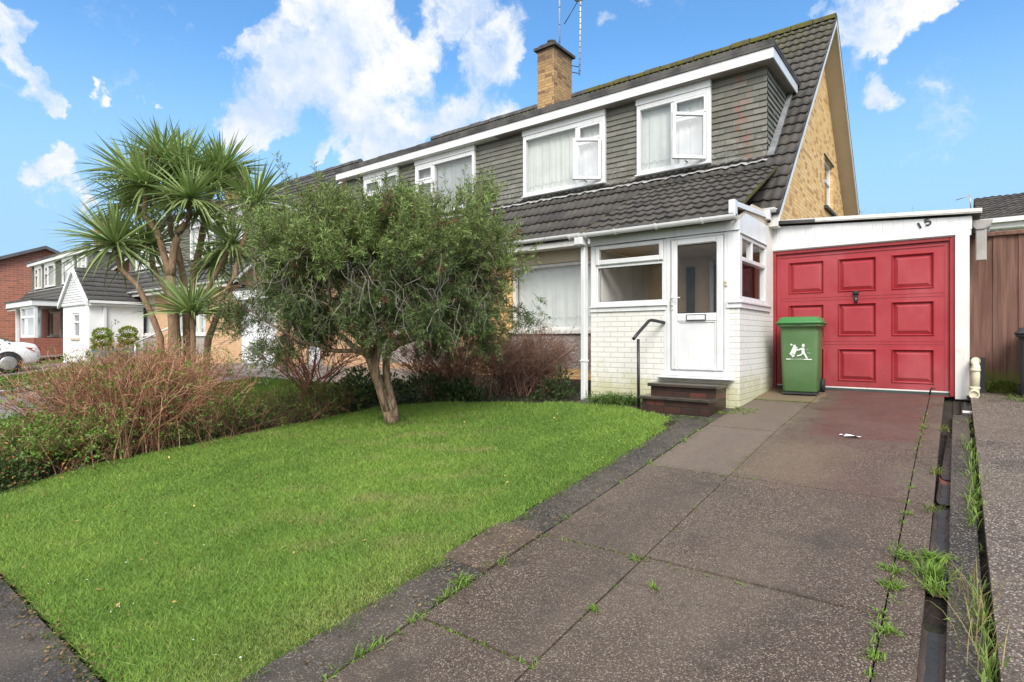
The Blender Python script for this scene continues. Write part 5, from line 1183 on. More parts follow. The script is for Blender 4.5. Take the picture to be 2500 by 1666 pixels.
def beds():
    b = (-8.75, 2.95); G_ = 'shrubs along the flower bed'
    T = thing('twiggy_shrub', 'big brown twiggy shrub with fresh green shoots in front of the palm', 'shrub', (b[0], b[1], gf(b[1])), G_)
    twiggy(T, 'stems', (b[0], b[1], 0), 1000, 1.34, 1.02, (.18, .062, .036), (.58, .34, .21), .0066, 5, (0, 0), (.46, .34), 1250, ((.09, .18, .02), (.20, .33, .06)), .040, .035, low=.62, sublen=.27)
    T = thing('twiggy_shrub', 'low spreading twiggy shrub with green leaves at the left end of the bed', 'shrub', (-8.45, 2.15, gf(2.15)), G_)
    twiggy(T, 'stems', (-8.45, 2.15, 0), 240, .66, .7, (.12, .055, .03), (.46, .30, .17), .0058, 6, (0, 0), (.4, .3), 1500, ((.08, .16, .02), (.19, .31, .055)), .044, .04, low=.4, sublen=.3)
    pts = [(-7.85, 1.5, .38, .3, .32), (-8.3, 1.75, .4, .35, .40), (-8.0, 1.15, .45, .3, .34), (-8.15, 2.35, .3, .3, .26)]
    T = thing('berry_shrub', 'dark leaved shrub with orange red berries at the lawn edge, far left', 'shrub', (-7.95, 1.5, gf(1.5)), G_)
    leafy_mound(T, 'leaves', pts, 2000, 0, (.03, .055, .016), (.12, .16, .045), .042); berries(T, pts, 260)
    fb = FB(); N = 160; p = np.array([-8.0, 1.6, 0]) + R.normal(size=(N, 3)) * np.array([.3, .3, 0]); p[:, 2] = g(p[:, 1]) + rnd(N, .05, .5); fb.leaves(p, sph(N), sph(N), rnd(N, .03, .05), rnd(N, .015, .025), vcol(N, (.30, .13, .03), (.42, .26, .07))); fb.build('yellow_leaves', leafm, T)
    pts = [(-7.78, 3.3, .25, .35, .3), (-7.72, 3.9, .28, .4, .36), (-7.6, 4.5, .3, .4, .40), (-7.45, 5.05, .3, .35, .42)]
    T = thing('low_hedge', 'low tangle of small leaved plants edging the lawn right of the brown shrub', 'hedge', (-7.6, 4.2, gf(4.2)), G_)
    leafy_mound(T, 'leaves', pts, 1300, 0, (.03, .05, .016), (.16, .22, .05), .036)
    for (x, y) in ((-7.75, 3.5), (-7.68, 4.2), (-7.5, 4.9)): twiggy(T, 'stems', (x, y, 0), 80, .66, .55, (.11, .055, .035), (.26, .15, .09), .0046, 5, (0, 0), (.25, .32), 380, ((.07, .13, .02), (.16, .25, .05)), .028, .06)
    pts = [(-7.35, 5.45, .3, .3, .42), (-7.2, 6.0, .4, .35, .45), (-6.75, 6.45, .45, .35, .42), (-6.2, 6.65, .4, .25, .3), (-7.55, 5.8, .35, .4, .6)]
    T = thing('leafy_plant', 'dark green ground plants behind the leaning tree trunk', 'plant', (-6.9, 6.2, gf(6.2)), G_)
    leafy_mound(T, 'leaves', pts, 620, 0, (.022, .042, .014), (.085, .13, .04), .085, wid=.45)
    x, y = -9.05, 5.9; T = thing('bare_shrub', 'bare red brown branching shrub between the palm and the tree', 'shrub', (x, y, gf(y)), G_)
    twiggy(T, 'branches', (x, y, 0), 30, 1.28, 1.15, (.13, .05, .035), (.24, .10, .07), .017, 5, (-.1, -.0), (.12, .12), 40, ((.08, .14, .03), (.14, .2, .05)), .03, .09, tip=.25, low=.7)
    x, y = -6.75, 7.0; T = thing('hydrangea', 'winter hydrangea with round dried brown flower heads behind the tree', 'shrub', (x, y, gf(y)), G_)
    twiggy(T, 'stems', (x, y, 0), 320, 1.25, 1.1, (.18, .085, .055), (.44, .26, .18), .0062, 3, (-.1, 0), (.28, .2), 0, low=.5, wob=.03, sublen=.25)
    fb = FB()
    for i in range(190):
        a, s = rnd(1, 0, 6.28)[0], math.sqrt(rnd(1)[0]) * 1.0; h = rnd(1, .35, 1.12)[0]; c = np.array([x + math.cos(a) * s - .1, y + math.sin(a) * s * .7, gf(y) + h]); n = 46; d = sph(n)
        fb.leaves(c + d * rnd((n, 1), .03, .062), unit(np.cross(d, sph(n))), d, rnd(n, .018, .032), rnd(n, .014, .024), vcol(n, (.25, .115, .075), (.50, .27, .18), .2))
    fb.build('flower_heads', twigm, T)
    x, y = -5.72, 7.72; T = thing('twiggy_shrub', 'rounded bare brown shrub under the ground floor window', 'shrub', (x, y, gf(y)), G_)
    twiggy(T, 'stems', (x, y, 0), 520, 1.16, .86, (.12, .065, .05), (.34, .21, .16), .006, 7, (0, 0), (.22, .18), 60, ((.06, .1, .02), (.1, .16, .04)), .02, .08, low=.45, sublen=.3)
    pts = [(-4.75, 7.35, .14, .14, .45), (-4.95, 7.3, .2, .14, .25)]
    T = thing('evergreen_fern', 'small dark fern left of the porch downpipe', 'fern', (-4.78, 7.3, gf(7.3)), G_); leafy_mound(T, 'leaves', pts, 130, 0, (.02, .04, .013), (.06, .095, .03), .11, wid=.26)
    # weeds and fallen bits over the bed
    fb = FB(); N = 2600; px = rnd(N, -9.3, -4.5); py = rnd(N, 1.0, 8.6); k = ~inpoly(px, py, LAWN) & ~((px > -7.0) & (py < 5.2)); px, py = px[k], py[k]; N = len(px)
    Q = 5; p = np.repeat(np.stack([px, py, g(py) + .01], 1), Q, 0) + R.normal(size=(N * Q, 3)) * np.array([.05, .05, .02]); fb.leaves(p, unit(sph(N * Q) + np.array([0, 0, .8])), sph(N * Q), rnd(N * Q, .02, .05), rnd(N * Q, .012, .025), np.repeat(vcol(N, (.022, .045, .012), (.09, .14, .035), .3), Q, 0))
    o = fb.build('ground_cover', leafm, None); tag(o, kind='stuff')
beds()

def tuft(fb, x, y, z, n, h, spread, c1, c2, w=.006, arch=.5, K=5):
    a = rnd(n, 0, 6.283); s = rnd(n, .2, 1.0) * spread; L = h * rnd(n, .5, 1.1); st = np.stack([x + R.normal(size=n) * spread * .22, y + R.normal(size=n) * spread * .22, np.full(n, z)], 1); t = np.linspace(0, 1, K)
    hd = np.stack([np.cos(a), np.sin(a), np.zeros(n)], 1)
    path = st[:, None] + hd[:, None] * (s[:, None] * t ** 1.3)[..., None] + np.array([0, 0, 1.]) * (L[:, None] * (t - arch * rnd((n, 1), .4, 1.3) * t ** 2.4))[..., None]
    side = unit(np.cross(hd, np.array([0, 0, 1.])) + R.normal(size=(n, 3)) * .3); fb.ribbons(path, w * rnd((n, 1), .7, 1.2) * np.array([.8, 1, .9, .6, .08])[None], side, vcol(n, c1, c2, .15))
def weeds():
    g1, g2 = (.12, .21, .03), (.23, .36, .07)
    i = 0
    for x, y, n, h, s in ((-3.95, 7.28, 330, .34, .42), (-3.62, 7.3, 240, .32, .34)):
        fb = FB(); tuft(fb, x, y, gf(y) - .02, n, h, s, (.075, .14, .03), (.16, .25, .07), .011, .95)
        o = fb.build('grass_clump', grassm); tag(o, ('arching grass clump against the white porch, nearer the downpipe', 'arching grass clump beside the foot of the handrail')[i], 'grass clump', 'grass clumps by the porch'); i += 1
    fb = FB()   # weeds rooted in the joints and along the gutter
    for y in np.arange(1.15, 6.4, .055):
        if rnd(1)[0] < (.85 if y < 3.2 else .42): x = -2.228 + R.normal() * .016; tuft(fb, x, y, gf(y) - .02, R.integers(8, 24), R.uniform(.03, .085) * (1.25 if y < 2.8 else .8), .06, g1, g2, .008, .5)
    for y, xa, xb, p in ((2.08, -2.2, -1.5, .8), (3.22, -2.2, -.9, .85), (4.88, -2.2, -1.3, .8), (6.45, -2.2, -1.6, .3)):
        for x in np.arange(xa, xb, .035):
            for _ in range(2):
              if rnd(1)[0] < p: tuft(fb, x + rnd(1, -.02, .02)[0], y + R.normal() * .006, gf(y) - .02, R.integers(7, 18), R.uniform(.015, .045), .04, g1, g2, .008, .5)
    for y in np.arange(1.6, 8.0, .09):
        if rnd(1)[0] < .30: tuft(fb, -1.499, y, gf(y) - .01, R.integers(5, 14), R.uniform(.02, .05), .05, g1, g2, .005, .6)
        if rnd(1)[0] < .75: tuft(fb, -.277 + R.normal() * .008, y + rnd(1, -.03, .03)[0], gf(y) - .015, R.integers(6, 22), R.uniform(.025, .07), .06, g1, g2, .008, .6)
    for x, y, n, h, s in ((-1.55, 3.2, 40, .05, .07), (-.27, 3.55, 60, .10, .09), (-.28, 3.75, 60, .07, .1), (-.22, 3.95, 80, .08, .12), (-.1, 4.0, 110, .09, .13), (-.1, 3.78, 120, .16, .14), (-.08, 3.62, 60, .14, .12), (-.25, 3.12, 50, .07, .08), (-.27, 2.9, 40, .06, .06), (-1.48, 2.6, 30, .06, .06), (-1.3, 2.95, 22, .05, .05), (-2.28, 2.45, 60, .09, .1)):
        tuft(fb, x, y, gf(y) - .01, n, h, s, g1, g2, .007, .6)
    for y in np.arange(2.3, 8.3, .06):
        big = (4.6 < y < 6.6) or (2.9 < y < 3.9)
        if rnd(1)[0] < (.9 if big else .35): tuft(fb, .105 + R.normal() * .014, y, gf(y) - .03, R.integers(4, 14), R.uniform(.10, .26) if big else R.uniform(.05, .12), .10, (.11, .19, .03), (.27, .37, .10), .008, .55)
    for y in np.arange(3.0, 3.7, .1): tuft(fb, .06, y, gf(y), 7, .36, .2, (.30, .24, .10), (.42, .34, .16), .004, .4)
    for x, y in ((-.13, 5.6), (-.12, 4.75), (-.09, 7.1)): tuft(fb, x, y, gf(y), 26, .12, .12, g1, (.26, .25, .05), .006, .5)
    for k in range(60):
        x, y = rnd(1, -2.25, -1.9)[0], rnd(1, 7.15, 7.6)[0]; tuft(fb, x - .1 * (y < 7.3), y, gf(y) - .01, 8, .035, .05, g1, g2, .008, .6)
    for k in range(90): x, y = rnd(1, -3.3, -2.2)[0], rnd(1, 6.5, 6.85)[0]; tuft(fb, x, y, gf(y) - .02, 9, .03, .06, g1, g2, .008, .6)
    for k in range(60): x = rnd(1, -2.2, -1.5)[0]; tuft(fb, x, 8.25 + R.normal() * .015, gf(8.25) - .01, 8, .03, .05, g1, g2, .006, .6)
    for k in range(70):
        y = rnd(1, .8, 6.5)[0]; x = -2.56 + R.normal() * .05; tuft(fb, x, y, gf(y) - .01, 12, .05, .07, (.07, .13, .02), (.15, .22, .05), .005, .6)
    for k in range(150):
        x = rnd(1, -7.3, -2.6)[0]; tuft(fb, x, .95 + R.normal() * .03, gf(.95) - .02, 10, .05, .07, (.06, .12, .02), (.17, .20, .06), .005, .6)
    for x, y in ((.9, 8.7), (.5, 9.0), (1.1, 9.1), (.62, 8.9)): tuft(fb, x, y, gf(y) + .04, 24, .12, .14, g1, g2, .008, .5)
    o = fb.build('weeds', grassm); tag(o, kind='stuff')
    # longer grass at the tree foot
    fb = FB()
    for k in range(60): a = rnd(1, 0, 6.28)[0]; r_ = rnd(1, .1, .4)[0]; x, y = -5.95 + math.cos(a) * r_, 5.06 + math.sin(a) * r_ * .8; tuft(fb, x, y, gf(y) - .01, 9, .10, .06, (.10, .18, .03), (.17, .26, .06), .006, .3)
    tag(fb.build('long_grass', grassm), kind='stuff')
weeds()
# ------------------------------------------------------------------ bins, fence, pipe, litter, channel
def rrect(hx, hy, r, z, cx=0, cy=0, n=4):
    out = []
    for k, (sx, sy) in enumerate(((1, -1), (1, 1), (-1, 1), (-1, -1))):
        a0 = -math.pi / 2 + k * math.pi / 2
        for i in range(n + 1):
            a = a0 + math.pi / 2 * i / n; out.append((cx + sx * (hx - r) + r * math.cos(a), cy + sy * (hy - r) + r * math.sin(a), z))
    return out
def wheelie(name, label, x, y, rotz, body_m, lid_m, emblem, group, s=1.0):
    z = gf(y); T = thing(name, label, 'wheelie bin', (x, y, z + .005), group, rotz=rotz); BASE[T.name] = Vector((0, 0, 0))
    # local frame: front faces -y
    m = MB(); m.loft([rrect(.205 * s, .25 * s, .04, .03, 0, .02), rrect(.215 * s, .262 * s, .045, .05, 0, .02), rrect(.228 * s, .285 * s, .045, .45 * s, 0, .012), rrect(.238 * s, .30 * s, .045, .86 * s, 0, 0), rrect(.243 * s, .31 * s, .045, .93 * s), rrect(.275 * s, .345 * s, .045, .935 * s), rrect(.278 * s, .348 * s, .045, .97 * s)])
    m.build('body', body_m, T)
    m = MB(); m.loft([rrect(.287 * s, .36 * s, .05, .972 * s, 0, -.005), rrect(.287 * s, .36 * s, .05, 1.005 * s, 0, -.005), rrect(.262 * s, .335 * s, .05, 1.01 * s), rrect(.25 * s, .32 * s, .06, 1.055 * s, 0, .01), rrect(.22 * s, .29 * s, .08, 1.07 * s, 0, .015)])
    m.rbox(-.05, .05, -.385 * s, -.35 * s, .975 * s, .995 * s, .004); m.build('lid', lid_m, T)
    m = MB(); m.tube([(-.22 * s, .36 * s, .99 * s), (-.22 * s, .43 * s, 1.0 * s), (.22 * s, .43 * s, 1.0 * s), (.22 * s, .36 * s, .99 * s)], .014, 8); m.build('handle', lid_m, T)
    m = MB(); m.box(-.215 * s, .215 * s, -.24 * s, .25 * s, 0, .028); m.build('base_rim', blackp, T)
    for sx in (-1, 1):
        m = MB(); c = (sx * .245 * s, .235 * s, .10 * s); m.lathe([(.055, -.024), (.095, -.022), (.10, -.012), (.10, .012), (.095, .022), (.055, .024)], c, 22, 'x'); w = m.build('wheel', rubber, T)
        m = MB(); m.lathe([(.045, -.027), (.052, -.026), (.052, .026), (.045, .027)], c, 14, 'x'); m.build('hub', blackp, w)
    if emblem:
        yf = lambda zz: -(.262 + (.30 - .262) * (zz - .05) / .81) * s + .004
        m = MB()
        def flat(pts, d=.0):   # flat printed shape on the front panel
            m.face([(px, yf(pz) - .006 - d, pz) for px, pz in pts])
        ox, oz = 0.0, .60
        flat([(-.118 + ox, oz - .045), (-.060, oz - .085), (-.022, oz + .025), (-.070, oz + .060)]); flat([(-.073, oz + .064), (-.018, oz + .029), (-.014, oz + .045), (-.066, oz + .082)])
        for a in ((-.092, oz + .085, .014), (-.05, oz + .075, .012), (-.078, oz - .075, .013)):
            flat([(a[0] + a[2] * math.cos(t), a[1] + a[2] * math.sin(t)) for t in np.linspace(0, 6.283, 10)[:-1]])
        # a plain running figure pushing the bin
        flat([(.055 + .019 * math.cos(t), oz + .075 + .024 * math.sin(t)) for t in np.linspace(0, 6.283, 12)[:-1]])
        flat([(.03, oz + .045), (.066, oz + .045), (.075, oz - .025), (.035, oz - .03)]); flat([(.030, oz + .04), (.034, oz + .018), (-.022, oz + .0), (-.026, oz + .016)])
        flat([(.036, oz - .03), (.058, oz - .03), (.03, oz - .062), (-.02, oz - .075), (-.028, oz - .06), (.015, oz - .05)]); flat([(.05, oz - .028), (.075, oz - .026), (.105, oz - .085), (.108, oz - .11), (.088, oz - .10)])
        flat([(.085, oz + .022), (.118, oz + .020), (.118, oz + .023), (.085, oz + .026)]); flat([(.10, oz - .028), (.145, oz - .030), (.145, oz - .027), (.10, oz - .024)])
        flat([(-.160, oz - .122), (-.105, oz - .122), (-.105, oz - .108), (-.160, oz - .108)]); flat([(.062, oz - .122), (.16, oz - .122), (.16, oz - .108), (.062, oz - .108)])
        m.build('printed_emblem', whitepr, T)
        cu = bpy.data.curves.new('slogan', 'FONT'); cu.body = 'KEEN TO BE GREEN'; cu.size = .0185; cu.align_x = 'CENTER'; cu.align_y = 'CENTER'; to = bpy.data.objects.new('slogan', cu)
        me = bpy.data.meshes.new_from_object(to); bpy.data.objects.remove(to)
        vs = [tuple(v.co) for v in me.vertices]; fs = [list(p.vertices) for p in me.polygons]; bpy.data.meshes.remove(me)
        m = MB(); zc = oz - .115
        for v in vs: m.P((-.021 + v[0], yf(zc + v[1]) - .006, zc + v[1]))
        for f in fs: m.facei(f)
        m.build('slogan', whitepr, T)
        m = MB()
        for k in range(3): px, pz = -.083 + k * .016, oz - .040 - .0 + k * -.008; m.face([(px - .005, yf(pz) - .0075, pz - .006), (px + .005, yf(pz) - .0075, pz - .007), (px + .006, yf(pz) - .0075, pz + .006), (px - .004, yf(pz) - .0075, pz + .007)])
        m.build('emblem_holes', greenp, T)
    return T
wheelie('wheelie_bin', 'green wheelie bin with white printed picture in front of the red garage door', -1.735, 8.93, rad(4), greenp, greenlid, True, 'wheelie bins')
wheelie('wheelie_bin', 'black wheelie bin by the brown fence, cut off by the right edge', .80, 9.30, rad(-6), blackp, blackp, False, 'wheelie bins', .78 * 1.05)

wet = plain('trickling water', (.03, .03, .03), (.04, .04, .04), 9, .45, .35, bmp=.9, bscale=40)
def fence():
    T = thing('board_fence', 'brown stained board fence, mossy at its foot, right of the garage', 'fence', (1.6, 9.72, 1.0))
    m = MB(); x = .104; k = 0
    while x < 3.4:
        w = R.uniform(.135, .155); yy = 9.70 + (.014 if k % 2 else 0); m.rbox(x, x + w - .004, yy, yy + .018, 1.02, 3.03 + R.uniform(-.01, .01), .003); x += w - .014; k += 1
    m.build('boards', wood, T)
    m = MB(); m.box(.104, 3.4, 9.735, 9.78, 1.3, 1.39); m.box(.104, 3.4, 9.735, 9.78, 2.6, 2.69); m.build('rails', wood, T)
    m = MB(); m.prism([(9.665, 3.035), (9.765, 3.035), (9.765, 3.075), (9.715, 3.095), (9.665, 3.075)], .10, 3.4, 'x'); m.build('cap', wood, T)
    m = MB(); m.rbox(.30, 3.4, 9.655, 9.695, .96, 1.155, .006); m.build('gravel_board', wood, T)
    fb = FB(); n = 1800; d = sph(n); d[:, 2] = abs(d[:, 2]); p = np.array([.46, 9.63, 1.0]) + d * np.array([.17, .05, .19]) * rnd((n, 1), .6, 1) ; fb.leaves(p, unit(d + sph(n) * .6), sph(n), rnd(n, .012, .025), rnd(n, .008, .014), vcol(n, (.10, .14, .02), (.20, .25, .04)))
    o = fb.build('moss', leafm); tag(o, 'bright green moss cushion at the foot of the brown fence', 'moss')
    T = thing('drain_pipe', 'cream plastic drain pipe with an open elbow beside the garage post', 'pipe', (.175, 9.15, .96))
    m = MB(); m.tube([(.188, 9.32, 1.39), (.187, 9.24, 1.425), (.185, 9.17, 1.41), (.183, 9.14, 1.36), (.180, 9.13, 1.25), (.175, 9.13, 1.09)], .049, 16); m.build('pipe', creamp, T)
    m = MB(); m.lathe([(.049, 0), (.054, .004), (.054, .028), (.049, .032)], (.181, 9.13, 1.30), 16); m.build('collar', creamp, T)
    m = MB(); m.lathe([(.05, 0), (.056, .006), (.056, .03), (.05, .036)], (.175, 9.13, 1.075), 16); m.tube([(.174, 9.13, 1.085), (.173, 9.115, 1.045), (.171, 9.07, 1.022), (.168, 9.02, 1.018)], .05, 16, False); m.build('elbow', creamp, T)
    m = MB(); m.lathe([(.054, 0), (.054, -.02), (.041, -.02), (.041, .03), (.001, .03)], (.168, 9.02, 1.018), 18, 'y'); m.build('socket_rim', creamp, T)
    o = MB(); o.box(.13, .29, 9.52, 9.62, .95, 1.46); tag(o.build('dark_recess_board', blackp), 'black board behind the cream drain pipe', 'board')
    m = MB(); m.rbox(.10, .32, 9.12, 9.34, .93, .985, .01); tag(m.build('drain_cover', path_m), 'wet concrete drain surround under the cream pipe', 'drain')
    # clay channel along the drive
    T = thing('drain_channel', 'dark wet clay drain channel running beside the driveway', 'channel', (-.08, 5, .5))
    def chan(pts, r=.036):
        m = MB(); rings = []
        for (x, y) in pts:
            rings.append([(x + r * 1.25 * math.cos(a), y, gf(y) - .004 - .048 * math.sin(a) ** .8) for a in np.linspace(0, math.pi, 9)])
        m.loft(rings[::-1], False, False); return m
    segs = [([(-.082, .7), (-.082, 1.9), (-.082, 3.3)], clay), ([(-.08, 3.75), (-.08, 4.2), (-.076, 4.95)], clay), ([(-.07, 5.05), (-.06, 5.5)], clay), ([(-.055, 5.62), (-.04, 6.3), (-.02, 7.2)], clay), ([(.0, 7.3), (.06, 7.9)], clay), ([(.085, 8.1), (.09, 9.2)], clay)]
    for pts, mm in segs:
        chan(pts).build('channel_pipe', mm, T)
        m = MB(); w = .026
        pp = []
        for (xa, ya), (xb, yb2) in zip(pts, pts[1:]):
            k = max(2, int((yb2 - ya) / .07)); pp += [(xa + (xb - xa) * i / k, ya + (yb2 - ya) * i / k) for i in range(k)]
        pp.append(pts[-1]); e = [(x, y, w * (1 + .3 * math.sin(y * 31)) ) for x, y in pp]
        for (xa, ya, wa), (xb, yb2, wb_) in zip(e, e[1:]): m.face([(xa - wa, ya, gf(ya) - .044), (xa + wa, ya, gf(ya) - .044), (xb + wb_, yb2, gf(yb2) - .044), (xb - wb_, yb2, gf(yb2) - .044)])
        m.build('water', wet, T)
    for x, y in ((-.08, 3.72), (-.058, 5.56), (.075, 8.0)):
        chan([(x, y - .05), (x, y + .05)], .041).build('collar', rust, T)
    m = MB(); m.rbox(.05, .15, 8.22, 8.27, gf(8.2) - .01, gf(8.2) + .015, .004); m.build('white_grate', upvc2, T)
    # scrap of paper and a rusty stub
    m = MB(); c = Vector((-.82, 6.5, gf(6.5) + .006)); rr = random.Random(4); P_ = []
    gx = [[(c.x - .10 + .045 * i + rr.uniform(-.008, .008), c.y - .045 + .03 * j + rr.uniform(-.01, .01), c.z + rr.uniform(0, .018)) for j in range(4)] for i in range(5)]
    for i in range(4):
        for j in range(3):
            if (i, j) not in ((0, 0), (3, 2), (0, 2)): m.face([gx[i][j], gx[i + 1][j], gx[i + 1][j + 1], gx[i][j + 1]])
    tag(m.build('paper_scrap', paper), 'crumpled scrap of white paper on the reddish concrete slab', 'litter')
    p = on_ground(2272, 962, .045); m = MB(); m.tube([(p.x - .012, p.y, p.z - .02), (p.x + .0, p.y, p.z + .05), (p.x + .012, p.y, p.z + .085)], [.012, .010, .008], 8); m.tube([(p.x + .005, p.y, p.z + .07), (p.x + .05, p.y, p.z + .068)], .008, 6); tag(m.build('iron_stub', rubber), 'small dark iron stub sticking up from the neighbouring concrete', 'metal stub')
fence()

# ------------------------------------------------------------------ aerials and the bird
def aerials():
    T = thing('tv_aerial', 'tall white ringed aerial pole bracketed to the right side of the chimney', 'aerial', (-7.86, 12.97, 8.6), 'aerials on the chimney')
    m = MB(); m.tube([(-7.82, 12.97, 8.62), (-7.80, 12.98, 9.9), (-7.80, 12.99, 11.2)], .0215, 8); m.build('mast', plain('galvanised pole', (.62, .61, .58), (.5, .49, .46), 9, .4, .5), T)
    m = MB()
    for i in range(16): z = 8.72 + i * .155; m.lathe([(.024, 0), (.024, .018)], (-7.82 + .02 * min(1, (z - 8.62) / 1.3), 12.97 + .01 * (z - 8.6) / 1.3, z), 8)
    m.build('tape_bands', blackm, T)
    m = MB(); m.tube([(-7.91, 12.70, 8.80), (-7.82, 12.97, 8.83)], .011, 6); m.tube([(-7.91, 12.70, 8.63), (-7.82, 12.97, 8.66)], .011, 6); m.build('bracket', blackm, T)
    a = np.array([-7.80, 12.97, 10.66]); p = on_ray(1378, 59, 0); 
    d_ = lambda x, y, Y0: (lambda r: np.array(r) * 1.0)([*(on_ray(x, y, 1.0) - Vector((0, 0, CAMZ)))])
    r = d_(1378, 59, 0); t = 12.55 / r[1]; e = np.array([r[0] * t, 12.55, CAMZ + r[2] * t])
    m = MB(); m.tube([a, e], .012, 6); m.build('boom', blackm, T)
    T = thing('tv_aerial', 'plain grey aerial pole rising behind the chimney top', 'aerial', (-8.1, 12.55, 9.05), 'aerials on the chimney')
    r = d_(1366, 60, 0); t = 12.6 / r[1]; x0 = r[0] * t
    m = MB(); m.tube([(x0, 12.6, 9.0), (x0, 12.6, 11.4)], .02, 8); m.build('mast', plain('weathered pole', (.40, .36, .30), (.28, .25, .21), 9, .5, .4), T)
    m = MB()
    for z in (9.45, 9.9, 10.35, 10.8): m.lathe([(.024, 0), (.024, .018)], (x0, 12.6, z), 8)
    m.build('tape_bands', blackm, T)
    # bird on the boom
    b = a * .80 + e * .20 + np.array([0, 0, .04]); ax = unit(np.array([[-1.0, -.25, .05]]))[0]
    m = MB(); rings = []
    sd = unit(np.cross(ax, [[0, 0, 1.]]))[0]
    for t, rw, rh, dz in ((-.17, .010, .006, -.05), (-.09, .022, .014, -.03), (-.05, .04, .04, -.005), (0, .05, .055, .01), (.05, .045, .052, .03), (.085, .03, .035, .055), (.105, .028, .03, .075), (.128, .02, .022, .08), (.14, .006, .006, .078), (.158, .002, .002, .074)):
        c = b + ax * t + np.array([0, 0, dz + .02]); rings.append([tuple(c + sd * rw * math.cos(q) + np.array([0, 0, 1.]) * rh * math.sin(q)) for q in np.linspace(0, 6.283, 11)[:-1]])
    m.loft(rings); o = m.build('bird', plain('grey brown feathers', (.28, .23, .20), (.20, .17, .15), 30, .8, .2)); tag(o, 'small grey brown bird perched on the aerial boom', 'bird')
aerials()

# ------------------------------------------------------------------ left-hand neighbours' extras
def far_garage():
    T = thing('garage', 'flat roofed garage with a plain white door beside the orange brick house', 'garage', (-17.2, 9.3, .95))
    m = MB(); m.box(-18.62, -18.36, 9.3, 12, .7, 3.25); m.build('wall', ob, T); m = MB(); m.box(-16.18, -15.95, 9.3, 12, .7, 3.25); m.build('wall', ob, T)
    m = MB()
    for i in range(12): xa = -18.355 + i * .181; m.rbox(xa, xa + .178, 9.33, 9.38, .93, 2.95, .004)
    m.build('garage_door', upvc, T); m = MB(); m.box(-18.7, -15.9, 9.22, 9.26, 2.96, 3.26); m.build('fascia', upvc, T); m = MB(); m.box(-18.7, -15.9, 9.2, 14, 3.262, 3.32); m.build('flat_roof', felt, T)
    T = thing('garden_wall', 'orange brick wall with a white side gate between garage and joined house', 'wall', (-15.0, 9.5, .9))
    m = MB(); m.box(-15.6, -14.75, 9.4, 9.62, .7, 2.9); m.build('brickwork', ob, T); m = MB(); m.rbox(-14.74, -14.2, 9.45, 9.5, .95, 2.8); m.build('gate', upvc, T); m = MB(); m.rbox(-16.0, -15.65, 9.5, 9.55, .9, 2.6, .01); m.build('dark_gap_panel', plain('dark gap panel', (.05, .05, .045), (.035, .035, .03)), T)  # the dark panel stands in for the shaded gap beside the garage pier
    # window in the orange wall, lower than its neighbours
    E_ = thing('house_extension', 'white rendered front extension with a steep gabled tile roof and small window', 'extension', (-28.3, 8.5, .85))
    x0, x1, y0, y1, ze = -29.95, -26.7, 7.55, 9.44, 3.2; xm = (x0 + x1) / 2; za = 4.5
    m = MB(); m.box(x1 - .2, x1, y0 + .2, y1, .6, ze); m.box(x0, x0 + .2, y0 + .2, y1, .6, ze)
    wx0, wx1, wz0, wz1 = -28.75, -27.85, 1.75, 2.75
    m.box(x0, wx0, y0, y0 + .2, .6, ze - .15); m.box(wx1, x1, y0, y0 + .2, .6, ze - .15); m.box(wx0, wx1, y0, y0 + .2, .6, wz0); m.box(wx0, wx1, y0, y0 + .2, wz1, ze - .15); m.build('wall', white_render, E_)
    m = MB(); m.frame(wx0, wx1, wz0, wz1, y0 + .04, y0 + .12, .09); m.rbox(wx0 + .09, wx1 - .09, y0 + .04, y0 + .12, 2.35, 2.43); w = m.build('window', upvc, E_); m = MB(); pane_box(m, wx0 + .09, wx1 - .09, wz0 + .09, wz1 - .09, y0 + .09); m.build('pane', glass, w); m = MB(); m.box(wx0, wx1, y0 + .3, y0 + .31, wz0, wz1); m.build('blind', blind, w)
    m = MB(); m.rbox(wx0 - .1, wx1 + .1, y0 - .06, y0 + .03, wz0 - .09, wz0 - .002); m.build('sill', cream, w)
    m = MB(); m.prism([(x0 - .1, ze - .15), (x1 + .1, ze - .15), (xm, za - .05)], y0 - .06, y0 - .03, 'y')
    n = 13
    for i in range(n):
        z = ze - .12 + i * (za - ze) / n; f = (za - z) / (za - ze + .1); m.box(xm - (x1 - xm + .05) * f, xm + (x1 - xm + .05) * f, y0 - .075, y0 - .061, z, z + .12)
    m.build('gable_cladding', upvc, E_)
    m = MB(); m.prism([(x1 + .2, ze - .22), (x1 + .2, ze - .02), (xm, za + .14), (xm, za - .06)], y0 - .16, y0 - .08, 'y'); m.prism([(xm, za - .06), (xm, za + .14), (x0 - .2, ze - .02), (x0 - .2, ze - .22)], y0 - .16, y0 - .08, 'y'); m.build('bargeboard', upvc, E_)
    m = MB(); L = math.hypot(x1 + .25 - xm, za - ze + .1); V = Vector((xm - x1 - .25, 0, za - ze + .1)).normalized()
    tile_sheet(m, (x1 + .25, y0 - .1, ze), (0, 1, 0), V, 2.2, L, ns=4); V2 = Vector((-V.x, 0, V.z)); tile_sheet(m, (x0 - .25, y0 + 2.1, ze), (0, -1, 0), V2, 2.2, L, ns=3); m.build('roof', tileB, E_)
    m = MB(); m.box(x1 + .2, x1 + .31, y0 - .05, y1, ze - .1, ze); m.box(x1 + .0, x1 + .199, y0 - .05, y1, ze - .2, ze - .11); m.build('gutter', upvc, E_); m = MB(); m.rbox(x1 + .01, x1 + .12, y0 + .45, y0 + .55, .8, ze - .21); m.build('downpipe', upvc, E_)
    # far porch
    T = thing('house_porch', 'far white porch with a bay window over red brick and a white door', 'porch', (-37.4, 7.9, .85))
    x0, x1, y0 = -41.2, -36.0, 7.9
